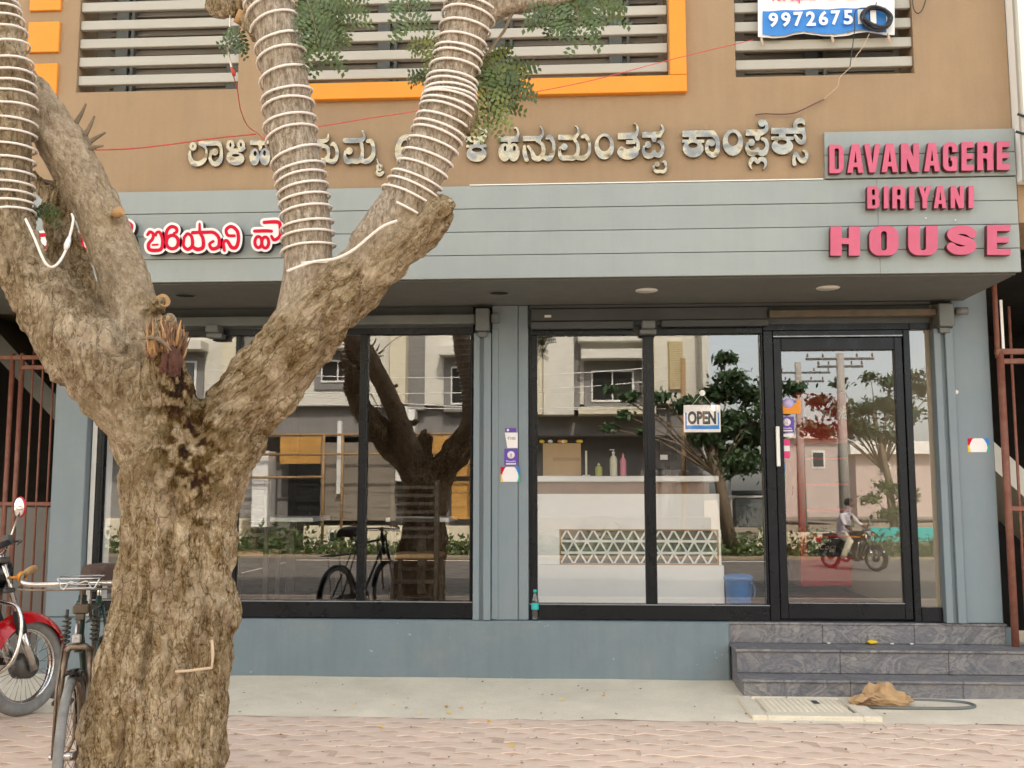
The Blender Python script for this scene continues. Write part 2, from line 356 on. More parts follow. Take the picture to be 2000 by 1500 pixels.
def bark_mat():
    m, n, l, p = new_mat('grey_brown_bark'); tc = n.new('ShaderNodeTexCoord')
    def dom(ang, sq):                                     # grain follows the lean of each limb
        r = n.new('ShaderNodeMapping'); r.inputs['Rotation'].default_value = (0, ang, 0); l.new(tc.outputs['Object'], r.inputs[0])
        q = n.new('ShaderNodeMapping'); q.inputs['Scale'].default_value = (1, 1, sq); l.new(r.outputs[0], q.inputs[0]); return q.outputs[0]
    def att(nm): a = n.new('ShaderNodeAttribute'); a.attribute_name = nm; return a.outputs['Fac']
    wr, wl = att('lean_right'), att('lean_left')
    D3 = [dom(0, .34), dom(R(-44), .34), dom(R(38), .34)]; O = dom(0, 1)
    def tri(f):
        a, b, c = f(D3[0]), f(D3[1]), f(D3[2])
        x = n.new('ShaderNodeMix'); l.new(wr, x.inputs[0]); l.new(a, x.inputs[2]); l.new(b, x.inputs[3])
        y = n.new('ShaderNodeMix'); l.new(wl, y.inputs[0]); l.new(x.outputs[0], y.inputs[2]); l.new(c, y.inputs[3]); return y.outputs[0]
    mid = tri(lambda c: noise(n, l, c, 26, 10, .74, .9)); fin = tri(lambda c: noise(n, l, c, 95, 5, .75, .4)); big = noise(n, l, O, 3.2, 5, .6); iso = noise(n, l, O, 42, 8, .78, .5)
    def crack(c):
        wv = n.new('ShaderNodeTexNoise'); wv.inputs['Scale'].default_value = 14; wv.inputs['Detail'].default_value = 5; l.new(c, wv.inputs['Vector'])
        ad = n.new('ShaderNodeMix'); ad.data_type = 'RGBA'; ad.blend_type = 'LINEAR_LIGHT'; ad.inputs[0].default_value = .09; l.new(c, ad.inputs[6]); l.new(wv.outputs['Color'], ad.inputs[7])
        vo = n.new('ShaderNodeTexVoronoi'); vo.feature = 'DISTANCE_TO_EDGE'; vo.inputs['Scale'].default_value = 17; l.new(ad.outputs[2], vo.inputs['Vector']); return vo.outputs['Distance']
    ck = tri(crack); ck = ramp(n, l, ck, [(.0, 0.), (.10, 1.)])
    c = ramp(n, l, mid, [(.30, (.105, .072, .043)), (.43, (.25, .182, .108)), (.55, (.40, .305, .185)), (.68, (.60, .485, .325))])
    c = mix(n, l, ramp(n, l, iso, [(.52, 0.), (.66, .85)]), c, (.66, .555, .395))
    c = mix(n, l, ramp(n, l, iso, [(.33, .9), (.44, 0.)]), c, (.085, .058, .037))
    c = mix(n, l, ramp(n, l, big, [(.40, 0.), (.60, .55)]), c, (.21, .155, .10)); bg2 = noise(n, l, O, 5.5, 6, .7, .5); c = mix(n, l, ramp(n, l, bg2, [(.50, 0.), (.66, .55)]), c, (.66, .53, .37)); pk = noise(n, l, O, 7, 6, .7, .8); c = mix(n, l, ramp(n, l, pk, [(.56, 0.), (.68, .4)]), c, (.46, .33, .25))
    c = mix(n, l, ramp(n, l, ck, [(.0, .65), (.5, 0.)]), c, (.085, .06, .042))
    c = mix(n, l, att('stain'), c, (.045, .036, .026))
    sb = tri(lambda q: noise(n, l, q, 60, 8, .72)); c2 = ramp(n, l, sb, [(.32, (.19, .145, .105)), (.46, (.36, .29, .22)), (.58, (.52, .44, .35)), (.70, (.70, .62, .52))])
    c = mix(n, l, att('smoothbark'), c, c2)
    hv = n.new('ShaderNodeHueSaturation'); hv.inputs['Value'].default_value = 1.48; hv.inputs['Saturation'].default_value = .84; l.new(c, hv.inputs['Color'])
    bc_ = n.new('ShaderNodeBrightContrast'); bc_.inputs['Contrast'].default_value = .34; bc_.inputs['Bright'].default_value = .015; l.new(hv.outputs[0], bc_.inputs[0]); cl = n.new('ShaderNodeMix'); cl.data_type = 'RGBA'; cl.blend_type = 'LIGHTEN'; cl.inputs[0].default_value = 1; cl.inputs[7].default_value = (.022, .016, .011, 1); l.new(bc_.outputs[0], cl.inputs[6]); c = cl.outputs[2]
    l.new(c, p.inputs['Base Color']); p.inputs['Roughness'].default_value = .95; p.inputs['Specular IOR Level'].default_value = .2
    def madd(a, k, b): x = n.new('ShaderNodeMath'); x.operation = 'MULTIPLY_ADD'; x.inputs[1].default_value = k; l.new(a, x.inputs[0]); l.new(b, x.inputs[2]); return x.outputs[0]
    h = madd(fin, .45, mid); h = madd(ck, .28, h); h = madd(iso, .8, h); bump(n, l, p, h, 1.0, .036); return m
M['bark'] = bark_mat()

# ------------------------------------------------------------------ letters: outlines traced as a distance field
def sd_seg(XX, YY, a, b):
    ax, ay, ar = a; bx, by, br = b; dx, dy = bx - ax, by - ay; L = dx * dx + dy * dy + 1e-9
    t = np.clip(((XX - ax) * dx + (YY - ay) * dy) / L, 0, 1)
    return np.hypot(XX - ax - t * dx, YY - ay - t * dy) - (ar + t * (br - ar))
def sd_poly(XX, YY, poly):
    d = np.full(XX.shape, 1e9); n = len(poly); ins = np.zeros(XX.shape, bool)
    for i in range(n):
        (ax, ay), (bx, by) = poly[i], poly[(i + 1) % n]
        d = np.minimum(d, sd_seg(XX, YY, (ax, ay, 0), (bx, by, 0)))
        c = (ay > YY) != (by > YY)
        with np.errstate(divide='ignore', invalid='ignore'):
            xi = ax + (YY - ay) * (bx - ax) / ((by - ay) if by != ay else 1e-9)
        ins ^= c & (XX < xi)
    return np.where(ins, -d, d)
def field(shape, XX, YY):
    D = np.full(XX.shape, 1e9)
    for op in shape:
        k = op[0]
        if k == 's':          # stroke through points (x, y, r)
            pts = spline(op[1], 5) if len(op[1]) > 2 else op[1]
            d = np.full(XX.shape, 1e9)
            for a, b in zip(pts[:-1], pts[1:]): d = np.minimum(d, sd_seg(XX, YY, a, b))
        elif k in ('e', 'E'):  # ellipse, add / cut
            _, cx, cy, rx, ry = op; q = np.hypot((XX - cx) / rx, (YY - cy) / ry); d = (q - 1) * min(rx, ry)
        elif k in ('p', 'P'): d = sd_poly(XX, YY, op[1])
        elif k in ('r', 'X'):  # rounded rectangle
            _, x0, y0, x1, y1, r = op
            qx = np.abs(XX - (x0 + x1) / 2) - (x1 - x0) / 2 + r; qy = np.abs(YY - (y0 + y1) / 2) - (y1 - y0) / 2 + r
            d = np.hypot(np.maximum(qx, 0), np.maximum(qy, 0)) + np.minimum(np.maximum(qx, qy), 0) - r
        D = np.maximum(D, -d) if k in ('E', 'P', 'X') else np.minimum(D, d)
    return D
def contours(shape, bounds, iso=0.0, n=110):
    x0, y0, x1, y1 = bounds; h = max(x1 - x0, y1 - y0) / n
    xs = np.arange(x0 - 3 * h, x1 + 4 * h, h); ys = np.arange(y0 - 3 * h, y1 + 4 * h, h)
    XX, YY = np.meshgrid(xs, ys); D = field(shape, XX, YY) - iso + 1e-7
    D[0, :] = D[-1, :] = 1; D[:, 0] = D[:, -1] = 1
    neg = D < 0; code = neg[:-1, :-1] * 1 + neg[:-1, 1:] * 2 + neg[1:, 1:] * 4 + neg[1:, :-1] * 8
    nxt = {}
    def ep(i, j, e):
        if e == 0: a, b, key = (i, j), (i, j + 1), ('h', i, j)
        elif e == 1: a, b, key = (i, j + 1), (i + 1, j + 1), ('v', i, j + 1)
        elif e == 2: a, b, key = (i + 1, j), (i + 1, j + 1), ('h', i + 1, j)
        else: a, b, key = (i, j), (i + 1, j), ('v', i, j)
        t = D[a] / (D[a] - D[b]); pos[key] = (xs[a[1]] + t * (xs[b[1]] - xs[a[1]]), ys[a[0]] + t * (ys[b[0]] - ys[a[0]])); return key
    pos = {}
    T = {1: [(3, 0)], 2: [(0, 1)], 3: [(3, 1)], 4: [(1, 2)], 5: [(3, 2), (1, 0)], 6: [(0, 2)], 7: [(3, 2)], 8: [(2, 3)], 9: [(2, 0)], 10: [(0, 3), (2, 1)], 11: [(2, 1)], 12: [(1, 3)], 13: [(1, 0)], 14: [(0, 3)]}
    for i, j in zip(*np.nonzero((code > 0) & (code < 15))):
        for a, b in T[int(code[i, j])]: nxt[ep(i, j, a)] = ep(i, j, b)
    loops = []
    while nxt:
        k0 = next(iter(nxt)); loop = [k0]; k = nxt.pop(k0)
        while k != k0 and k in nxt: loop.append(k); k = nxt.pop(k)
        if len(loop) > 6: loops.append(simplify([pos[q] for q in loop], h * .12))
    return loops
def simplify(pts, tol):
    def rdp(a, b):
        if b <= a + 1: return []
        p, q = np.array(pts[a]), np.array(pts[b % len(pts)]); d = q - p; L = np.hypot(*d) + 1e-9
        arr = np.array(pts[a + 1:b]) - p; dist = np.abs(arr[:, 0] * d[1] - arr[:, 1] * d[0]) / L if L > 1e-6 else np.hypot(arr[:, 0], arr[:, 1])
        m = int(dist.argmax())
        if dist[m] < tol: return []
        k = a + 1 + m; return rdp(a, k) + [k] + rdp(k, b)
    half = len(pts) // 2
    idx = [0] + rdp(0, half) + [half] + rdp(half, len(pts)); return [pts[i] for i in idx if i < len(pts)]
def plate(name, loops, to_world, y_front, thick, mats, parent, bevel=.0):
    """flat letter: loops of photo points, stood on the plane y_front; mats = face, side"""
    cu = bpy.data.curves.new(name, 'CURVE'); cu.dimensions = '2D'; cu.fill_mode = 'BOTH'; cu.extrude = thick / 2; cu.bevel_depth = bevel; cu.bevel_resolution = 1
    for lp in loops:
        sp = cu.splines.new('POLY'); sp.points.add(len(lp) - 1); sp.use_cyclic_u = True
        for q, (x, y) in zip(sp.points, lp):
            w = to_world(x, y); q.co = (w[0], w[1], 0, 1)
    tmp = bpy.data.objects.new('tmp', cu); COL.objects.link(tmp)
    me = bpy.data.meshes.new_from_object(tmp.evaluated_get(bpy.context.evaluated_depsgraph_get()))
    bpy.data.objects.remove(tmp); bpy.data.curves.remove(cu)
    o0 = wloc(parent) if parent else Vector((0, 0, 0))
    # curve x -> x, curve y -> z, curve z -> -y
    me.transform(Matrix(((1, 0, 0, -o0.x), (0, 0, -1, y_front + thick / 2 + bevel - o0.y), (0, 1, 0, -o0.z), (0, 0, 0, 1))))
    me.name = name; me.materials.clear()
    for m in mats: me.materials.append(m)
    if len(mats) > 1:
        for p in me.polygons: p.material_index = 0 if p.normal.y < -.75 else 1
    o = bpy.data.objects.new(name, me); COL.objects.link(o)
    if parent: o.parent = parent
    return o
def on_plane(Y, f=lambda x, y: (x, y)):
    def g(x, y):
        p = P(*f(x, y), Y); return (p.x, p.z)
    return g
def text(body, name, x, z, y, h, mat, parent=None, width=None, bold=0.0, thick=.001, shear=0.0, align='CENTER'):
    """printed words: real letters a hair proud of what they are printed on; h = cap height"""
    cu = bpy.data.curves.new(name, 'FONT'); cu.body = body; cu.size = 1; cu.offset = bold; cu.extrude = 0; cu.shear = shear; cu.align_x = align; cu.resolution_u = 3
    tmp = bpy.data.objects.new('tmp', cu); COL.objects.link(tmp)
    me = bpy.data.meshes.new_from_object(tmp.evaluated_get(bpy.context.evaluated_depsgraph_get()))
    bpy.data.objects.remove(tmp); bpy.data.curves.remove(cu)
    xs = [v.co.x for v in me.vertices]; ys = [v.co.y for v in me.vertices]
    sz = h / (max(ys) - min(ys)); sx = sz if width is None else width / (max(xs) - min(xs)); cx = (max(xs) + min(xs)) / 2
    o0 = wloc(parent) if parent else Vector((0, 0, 0))
    for v in me.vertices: v.co = ((v.co.x - cx) * sx + x - o0.x, y - o0.y, (v.co.y - min(ys)) * sz + z - o0.z)
    me.name = name; return link(name, me, mat, parent)

# ------------------------------------------------------------------ ground, footpath, road
gmb = MB(); gmb.box(-250, 250, -260, 60, -.6, -.22); tag(gmb.build('ground', M['soil']), kind='structure')
rb = MB(); rb.box(-120, 120, -16.8, -6.4, -.2, -.13); tag(rb.build('road', M['asphalt']), kind='structure')
pv = MB(); pv.box(-30, 30, -6.25, -1.30, -.2, -.0012); pavement = tag(pv.build('pavement', M['dust']), kind='structure')
kb = MB(); kb.box(-30, 30, -6.395, -6.255, -.2, .01, .01); tag(kb.build('kerb', M['apron']), kind='structure')
ap = MB()                                    # dusty concrete strip that rises a little to the shop
nx, ny = 60, 8; vs = []
for j in range(ny + 1):
    for i in range(nx + 1):
        x = -9 + 18 * i / nx; y = -1.33 + 1.55 * j / ny
        if j == 0: y += .02 * math.sin(x * 3.1) + .015 * math.sin(x * 7.7)
        vs.append((x, y, (.0 if j == 0 else .006) + .040 * max(0, (j - 2) / (ny - 2)) + .003 * math.sin(x * 5 + j)))
ap.add(vs, [(j * (nx + 1) + i, j * (nx + 1) + i + 1, (j + 1) * (nx + 1) + i + 1, (j + 1) * (nx + 1) + i) for j in range(ny) for i in range(nx)], True)
tag(ap.build('apron', M['apron'], fixn=False), kind='structure')

PL, PW, PA = .262, .122, .030                # zigzag paving block
def paver_poly(gap=.0035):
    xs = [0, .25, .5, .75, 1]; dz = [0, PA, 0, -PA, 0]
    lo = [(.0003 + (PL - .0006) * x, gap + d) for x, d in zip(xs, dz)]; hi = [(.0003 + (PL - .0006) * x, PW - gap + d) for x, d in zip(xs, dz)]
    return lo + hi[::-1]
pp = paver_poly()
def paver_vf(ox, oy, dz, rot, tilt):
    c, s_ = math.cos(rot), math.sin(rot); top = []; low = []; ctr = []
    for x, y in pp:
        u, v = x - PL / 2, y - PW / 2; u2, v2 = u * .999, v * .955
        top.append((ox + (u2 * c - v2 * s_), oy + (u2 * s_ + v2 * c), dz + tilt[0] * u + tilt[1] * v)); low.append((ox + u * c - v * s_, oy + u * s_ + v * c, dz - .006))
    n = len(pp)
    q = [(j, j + 1, n - 2 - j, n - 1 - j) for j in range(4)]
    return top + low, q + [(i, i + n, (i + 1) % n + n, (i + 1) % n) for i in range(n)]
pm = []
for k in range(6):
    v, f = paver_vf(0, 0, 0, 0, (random.uniform(-.010, .010), random.uniform(-.02, .02)))
    me = bpy.data.meshes.new('paver'); me.from_pydata(v, [], f); me.materials.append(M['paver']); me.update(); pm.append(me)
rest = MB(); cnt = 0
for r in range(38):
    y = -1.40 - PW * r
    for i in range(-26, 26):
        x = (i + (.5 if r % 2 else 0)) * PL; dz = random.uniform(-.0008, .0042); rot = random.uniform(-.012, .012)
        if r < 11 and -3.25 < x < 2.85 and cnt < 300:
            o = bpy.data.objects.new('paver', random.choice(pm)); COL.objects.link(o); o.parent = pavement
            o.location = (x, y, dz); o.rotation_euler = (0, 0, rot); cnt += 1
        else:
            v, f = paver_vf(x, y, dz, rot, (0, 0)); rest.add(v, f)
o = rest.build('paver_field', M['paver'], pavement, fixn=False); o['kind'] = 'stuff'
v2 = MB(); v2.box(-120, 120, -60, -16.9, -.21, -.10); tag(v2.build('verge', M['soil']), kind='structure')

# ------------------------------------------------------------------ the shop
FZ = .47; ZS = 2.972; XL, XR = -4.195, 3.285
shop = thing('shop_building', 'two storey shop in tan plaster and grey cladding with glass front', 'building', (0, 0, 0))
UY = -1.0                                     # upper wall plane
# --- upper wall with three window openings
W1 = (-3.66, -2.43); W2 = (-1.99, .735); W3 = (1.215, 2.475); WZ = 4.43; WT = 6.1
uw = MB()
uw.box(-5.6, 3.125, UY, 0, ZS + .012, WZ)
for a, b in ((-5.6, W1[0]), (W1[1], W2[0]), (W2[1], W3[0]), (W3[1], 3.125)): uw.box(a, b, UY, -.6, WZ, WT)
uw.box(-5.6, 3.125, UY, -.6, WT, 10.6); uw.box(-5.6, 3.125, -.598, 12, 3.1, 10.6)  # unseen upper storeys made tall and deep so their shadow covers the footpath
uw.build('upper_wall', M['tan'], shop)
for a, b in (W1, W2, W3):
    w = MB(); w.box(a + .002, b - .002, -.71, -.66, WZ, WT); fr = w.build('window', M['window_back'], shop)
    z = WZ + .035                             # ribs of the closed shutter behind the bars
    st = MB()
    while z < WT - .05:
        st.box(a + .12, b - .05, -.735, -.70, z, z + .014, .003); z += .052
    st.build('shutter_rib', M['window_back'], fr)
    k = a + .17 if a < -3 else a + .55
    while k < b - .15:
        q = MB(); q.box(k, k + .10, -.76, -.711, WZ + .002, WT, .004); q.box(k + .13, k + .155, -.78, -.711, WZ + .002, WT, .004); q.build('mullion', M['shutter'], fr); k += .88
    for i in range(11):
        z0 = 4.495 + .1445 * i
        sm = MB(); sm.box(a + .003, b - .003, UY + .02, UY + .055, z0, z0 + .072, .004); sm.build('slat', M['cream_grey'], fr)
# orange L-frame and squares
of = MB(); of.box(-2.12, .86, UY - .05, UY + .03, 4.315, 4.438, .004); of.box(.742, .86, UY - .05, UY + .03, 4.441, WT, .004)
of.build('orange_frame', M['orange'], shop)
for k in range(4):
    z0 = 4.415 + .328 * k; q = MB(); q.box(-4.04, -3.80, UY - .025, UY + .02, z0, z0 + .238, .004); q.build('orange_panel', M['orange'], shop)
# soffit and fascia
so = MB(); so.box(-5.6, 3.10, UY + .012, .10, ZS - .008, ZS + .010, .0)
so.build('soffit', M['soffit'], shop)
fbase = MB(); fbase.box(-4.6, 3.118, UY - .012, UY - .002, ZS + .004, 3.652); fascia = fbase.build('fascia', M['black_side'], shop)
for i in range(4):
    z0 = ZS + .17 * i
    for x0, x1 in ((-4.6, 2.1692), (2.17, 3.125)):
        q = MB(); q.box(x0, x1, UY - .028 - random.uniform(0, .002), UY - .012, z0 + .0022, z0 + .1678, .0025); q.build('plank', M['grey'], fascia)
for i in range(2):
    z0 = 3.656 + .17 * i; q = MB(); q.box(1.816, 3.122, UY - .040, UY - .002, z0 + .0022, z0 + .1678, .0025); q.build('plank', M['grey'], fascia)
tr = MB(); tr.box(-.70, 1.80, UY - .034, UY - .002, 3.653, 3.660); tr.build('trim', M['white'], fascia)
for px, py in ((1785, 289), (1920, 288), (1953, 289), (1823, 384), (1745, 291), (1714, 374), (1866, 430), (1808, 426), (1645, 340)):   # screw heads
    c = P(px, py, UY - .034); q = MB(); q.lathe(c, [(.0, -.004), (.006, -.002), (.006, .0)][::1], 8, 'y'); q.build('screw', M['white'], fascia)
# soffit lamps
for px, py, lit in ((362, 577, 0), (975, 572, 0), (1263, 567, 1), (1617, 562, 1)):
    d = ray(px, py); t = (ZS - .010 - CAM.z) / d.z; c = CAM + d * t
    q = MB(); q.ring((c.x, c.y, ZS - .012), (0, 0, 1), .078, .007, 28, 6, flat=.6); f_ = q.build('downlight', M['white'] if lit else M['shutter'], shop)
    q = MB(); q.lathe((c.x, c.y, ZS - .0155 if lit else ZS - .0100), [(.001, 0), (.076, 0), (.076, .004), (.001, .004)], 28); q.build('lens' if lit else 'socket', M['lamp_lens'] if lit else M['hole'], f_)
# ground floor: pillars, column, plinth
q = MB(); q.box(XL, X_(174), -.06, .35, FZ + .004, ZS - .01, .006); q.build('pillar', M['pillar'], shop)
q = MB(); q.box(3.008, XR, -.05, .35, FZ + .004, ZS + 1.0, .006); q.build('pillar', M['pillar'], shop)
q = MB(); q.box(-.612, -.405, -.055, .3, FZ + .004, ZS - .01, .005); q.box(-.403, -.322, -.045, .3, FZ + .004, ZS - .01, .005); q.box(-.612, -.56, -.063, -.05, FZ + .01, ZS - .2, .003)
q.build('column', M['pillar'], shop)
q = MB(); q.box(X_(176), X_(188), .02, .3, FZ, ZS - .02, .003); q.build('door_jamb', M['white'], shop)
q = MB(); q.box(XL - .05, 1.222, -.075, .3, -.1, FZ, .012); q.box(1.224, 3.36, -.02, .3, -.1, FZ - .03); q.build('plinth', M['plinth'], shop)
# shutter guides, housing, bars
for a, b in ((X_(926), -.618), (2.856, 3.003)):
    w_ = b - a; q = MB()
    q.box(a, a + w_ * .36, -.075, .02, FZ + .004, 2.74, .004); q.box(a + w_ * .36, a + w_ * .58, -.045, .02, FZ + .004, 2.74); q.box(a + w_ * .58, b, -.08, .02, FZ + .004, 2.74, .004)
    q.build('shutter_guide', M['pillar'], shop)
    q = MB(); q.box(a + .02, b - .01, -.155, -.02, 2.745, 2.925, .006); q.box(a + .035, b - .03, -.11, -.03, 2.70, 2.744, .006); q.build('shutter_bracket', M['shutter'], shop)
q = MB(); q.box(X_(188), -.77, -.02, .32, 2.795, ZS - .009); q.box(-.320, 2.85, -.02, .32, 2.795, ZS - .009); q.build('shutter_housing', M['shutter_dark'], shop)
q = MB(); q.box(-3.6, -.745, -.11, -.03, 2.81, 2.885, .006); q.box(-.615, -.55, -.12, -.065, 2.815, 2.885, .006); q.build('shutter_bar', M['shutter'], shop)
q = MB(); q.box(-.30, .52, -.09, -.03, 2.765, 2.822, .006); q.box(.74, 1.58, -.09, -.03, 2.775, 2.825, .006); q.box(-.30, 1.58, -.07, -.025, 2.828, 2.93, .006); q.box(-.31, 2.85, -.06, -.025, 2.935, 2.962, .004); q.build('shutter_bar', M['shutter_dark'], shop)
q = MB(); q.box(1.585, 2.875, -.11, -.03, 2.838, 2.895, .006); q.build('shutter_bar', M['rusty_rail'], shop)
q = MB(); q.cyl((3.01, -.13, 2.865), (3.10, -.13, 2.865), .03, 14); q.build('shutter_end_cap', M['shutter'], shop)
for px in (1266, 418):
    x = X_(px, -.1, 640); q = MB(); q.box(x - .052, x + .052, -.16, -.02, 2.752, 2.812, .005); q.box(x - .065, x + .065, -.10, .0, 2.715, 2.752, .004); q.build('shutter_lock', M['shutter'], shop)
q = MB(); c = P(1070, 618, -.07); q.box(c.x - .027, c.x + .027, -.085, -.071, c.z - .010, c.z + .010, .002); q.build('maker_plate', M['lamp_lens'], shop)
# shop windows
GY = .03
def bay(x0, x1, zb, zt, mulls, name='shop_window'):
    q = MB(); q.box(x0, x1, -.012, .055, FZ + .006, zb, .004); fr = q.build(name, M['black_al'], shop); q = MB(); q.box(x0, x1, -.012, .055, zt, 2.80, .004); q.build('top_rail', M['black_al'], fr)
    q = MB(); q.box(x0, x1, -.020, -.012, zb - .012, zb - .002, .002); q.build('bead', M['steel_al'], fr)
    xs = []
    for a, b in mulls:
        q = MB(); q.box(a, b, -.014, .05, zb, zt, .004); q.box(a + (b - a) * .30, a + (b - a) * .74, -.020, -.013, zb, zt, .002); q.build('mullion', M['black_al'], fr); xs.append((a, b))
    for (a, b), (c, d) in zip(xs[:-1], xs[1:]):
        q = MB(); q.face([(b, GY, zb), (c, GY, zb), (c, GY, zt), (b, GY, zt)]); q.build('pane', M['glass'], fr, fixn=False)
    return fr
bay(X_(188), -.766, .612, 2.742, [(X_(189), X_(203)), (X_(455), X_(465)), (X_(700), X_(716)), (-.79, -.768)])
bay(-.318, 1.545, .600, 2.722, [(-.318, -.252), (X_(1258), X_(1280)), (X_(1490), 1.545)])
q = MB(); q.box(2.692, 2.852, -.012, .055, FZ + .006, .585, .004); sw = q.build('side_light', M['black_al'], shop); q = MB(); q.box(2.692, 2.852, -.012, .055, 2.745, 2.80, .004); q.build('top_rail', M['black_al'], sw)
q = MB(); q.face([(2.692, GY, .585), (2.852, GY, .585), (2.852, GY, 2.745), (2.692, GY, 2.745)]); q.build('pane', M['glass'], sw, fixn=False)
# door: frame posts, leaf
q = MB(); q.box(1.548, 1.622, -.018, .06, FZ + .006, 2.742, .004); q.box(2.640, 2.690, -.018, .06, FZ + .006, 2.742, .004); q.box(1.624, 2.638, -.018, .06, 2.690, 2.742, .004); q.box(1.548, 2.690, -.012, .055, 2.744, 2.80, .003)
door = q.build('door', M['black_al'], shop)
q = MB(); L0, L1, LZ0, LZ1 = 1.628, 2.634, .492, 2.684; sl_ = .062
q.box(L0, L0 + sl_, -.004, .048, LZ0, LZ1, .004); q.box(L1 - sl_, L1, -.004, .048, LZ0, LZ1, .004); q.box(L0 + sl_, L1 - sl_, -.004, .048, LZ0, LZ0 + .125, .004); q.box(L0 + sl_, L1 - sl_, -.004, .048, LZ1 - .10, LZ1, .004)
leaf_ = q.build('door_leaf', M['black_al'], door)
q = MB(); q.box(L0 + sl_, L1 - sl_, -.010, -.004, LZ0 + .118, LZ0 + .124); q.box(L0, L1, -.022, -.018, 2.69, 2.70); q.build('bead', M['steel_al'], door)
q = MB(); q.face([(L0 + sl_, GY, LZ0 + .12), (L1 - sl_, GY, LZ0 + .12), (L1 - sl_, GY, LZ1 - .1), (L0 + sl_, GY, LZ1 - .1)]); q.build('pane', M['glass'], door, fixn=False)
q = MB(); hx = X_(1517, 0, 870); q.box(hx - .014, hx + .014, -.06, -.04, Z_(912), Z_(835), .004); q.box(hx - .008, hx + .008, -.04, -.004, Z_(845), Z_(842)); q.box(hx - .008, hx + .008, -.04, -.004, Z_(905), Z_(902)); q.build('handle', M['white_plast'], door)
# room inside
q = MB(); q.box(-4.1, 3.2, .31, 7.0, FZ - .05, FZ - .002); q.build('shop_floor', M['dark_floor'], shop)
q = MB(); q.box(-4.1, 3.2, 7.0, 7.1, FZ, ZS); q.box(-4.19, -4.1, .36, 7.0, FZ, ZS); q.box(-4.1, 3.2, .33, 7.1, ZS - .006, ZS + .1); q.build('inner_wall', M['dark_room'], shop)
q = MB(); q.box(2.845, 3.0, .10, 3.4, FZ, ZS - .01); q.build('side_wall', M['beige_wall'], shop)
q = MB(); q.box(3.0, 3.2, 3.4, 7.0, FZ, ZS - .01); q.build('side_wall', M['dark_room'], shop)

# ------------------------------------------------------------------ entrance steps
steps = thing('entrance_steps', 'three swirled grey granite steps below the glass door', 'steps', (2.3, -.3, 0))
def slab(name, *b, c=.004): q = MB(); q.box(*b, c); return q.build(name, M['granite'], steps)
for x0, x1 in ((1.232, 1.98), (1.982, 2.76), (2.762, 3.468)):
    slab('riser', x0, x1, -.585, -.565, .0, .118); slab('tread', x0 - (.012 if x0 < 1.3 else 0), x1 + (.012 if x1 > 3.4 else 0), -.602, -.335, .118, .138, c=.005)
    slab('riser', x0, x1, -.335, -.315, .139, .292); slab('tread', x0 - (.012 if x0 < 1.3 else 0), x1 + (.012 if x1 > 3.4 else 0), -.352, -.022, .292, .312, c=.005)
for x0, x1 in ((1.205, 1.93), (1.932, 2.62), (2.622, 3.30)):
    slab('riser', x0, x1, -.040, -.021, .313, .452)
slab('tread', 1.205, 3.31, -.046, .0, .4525, .4695, c=.003)
q = MB(); q.box(1.234, 3.466, -.564, -.021, -.05, .117); q.box(1.234, 3.466, -.314, -.021, .117, .291); q.build('core', M['granite'], steps)

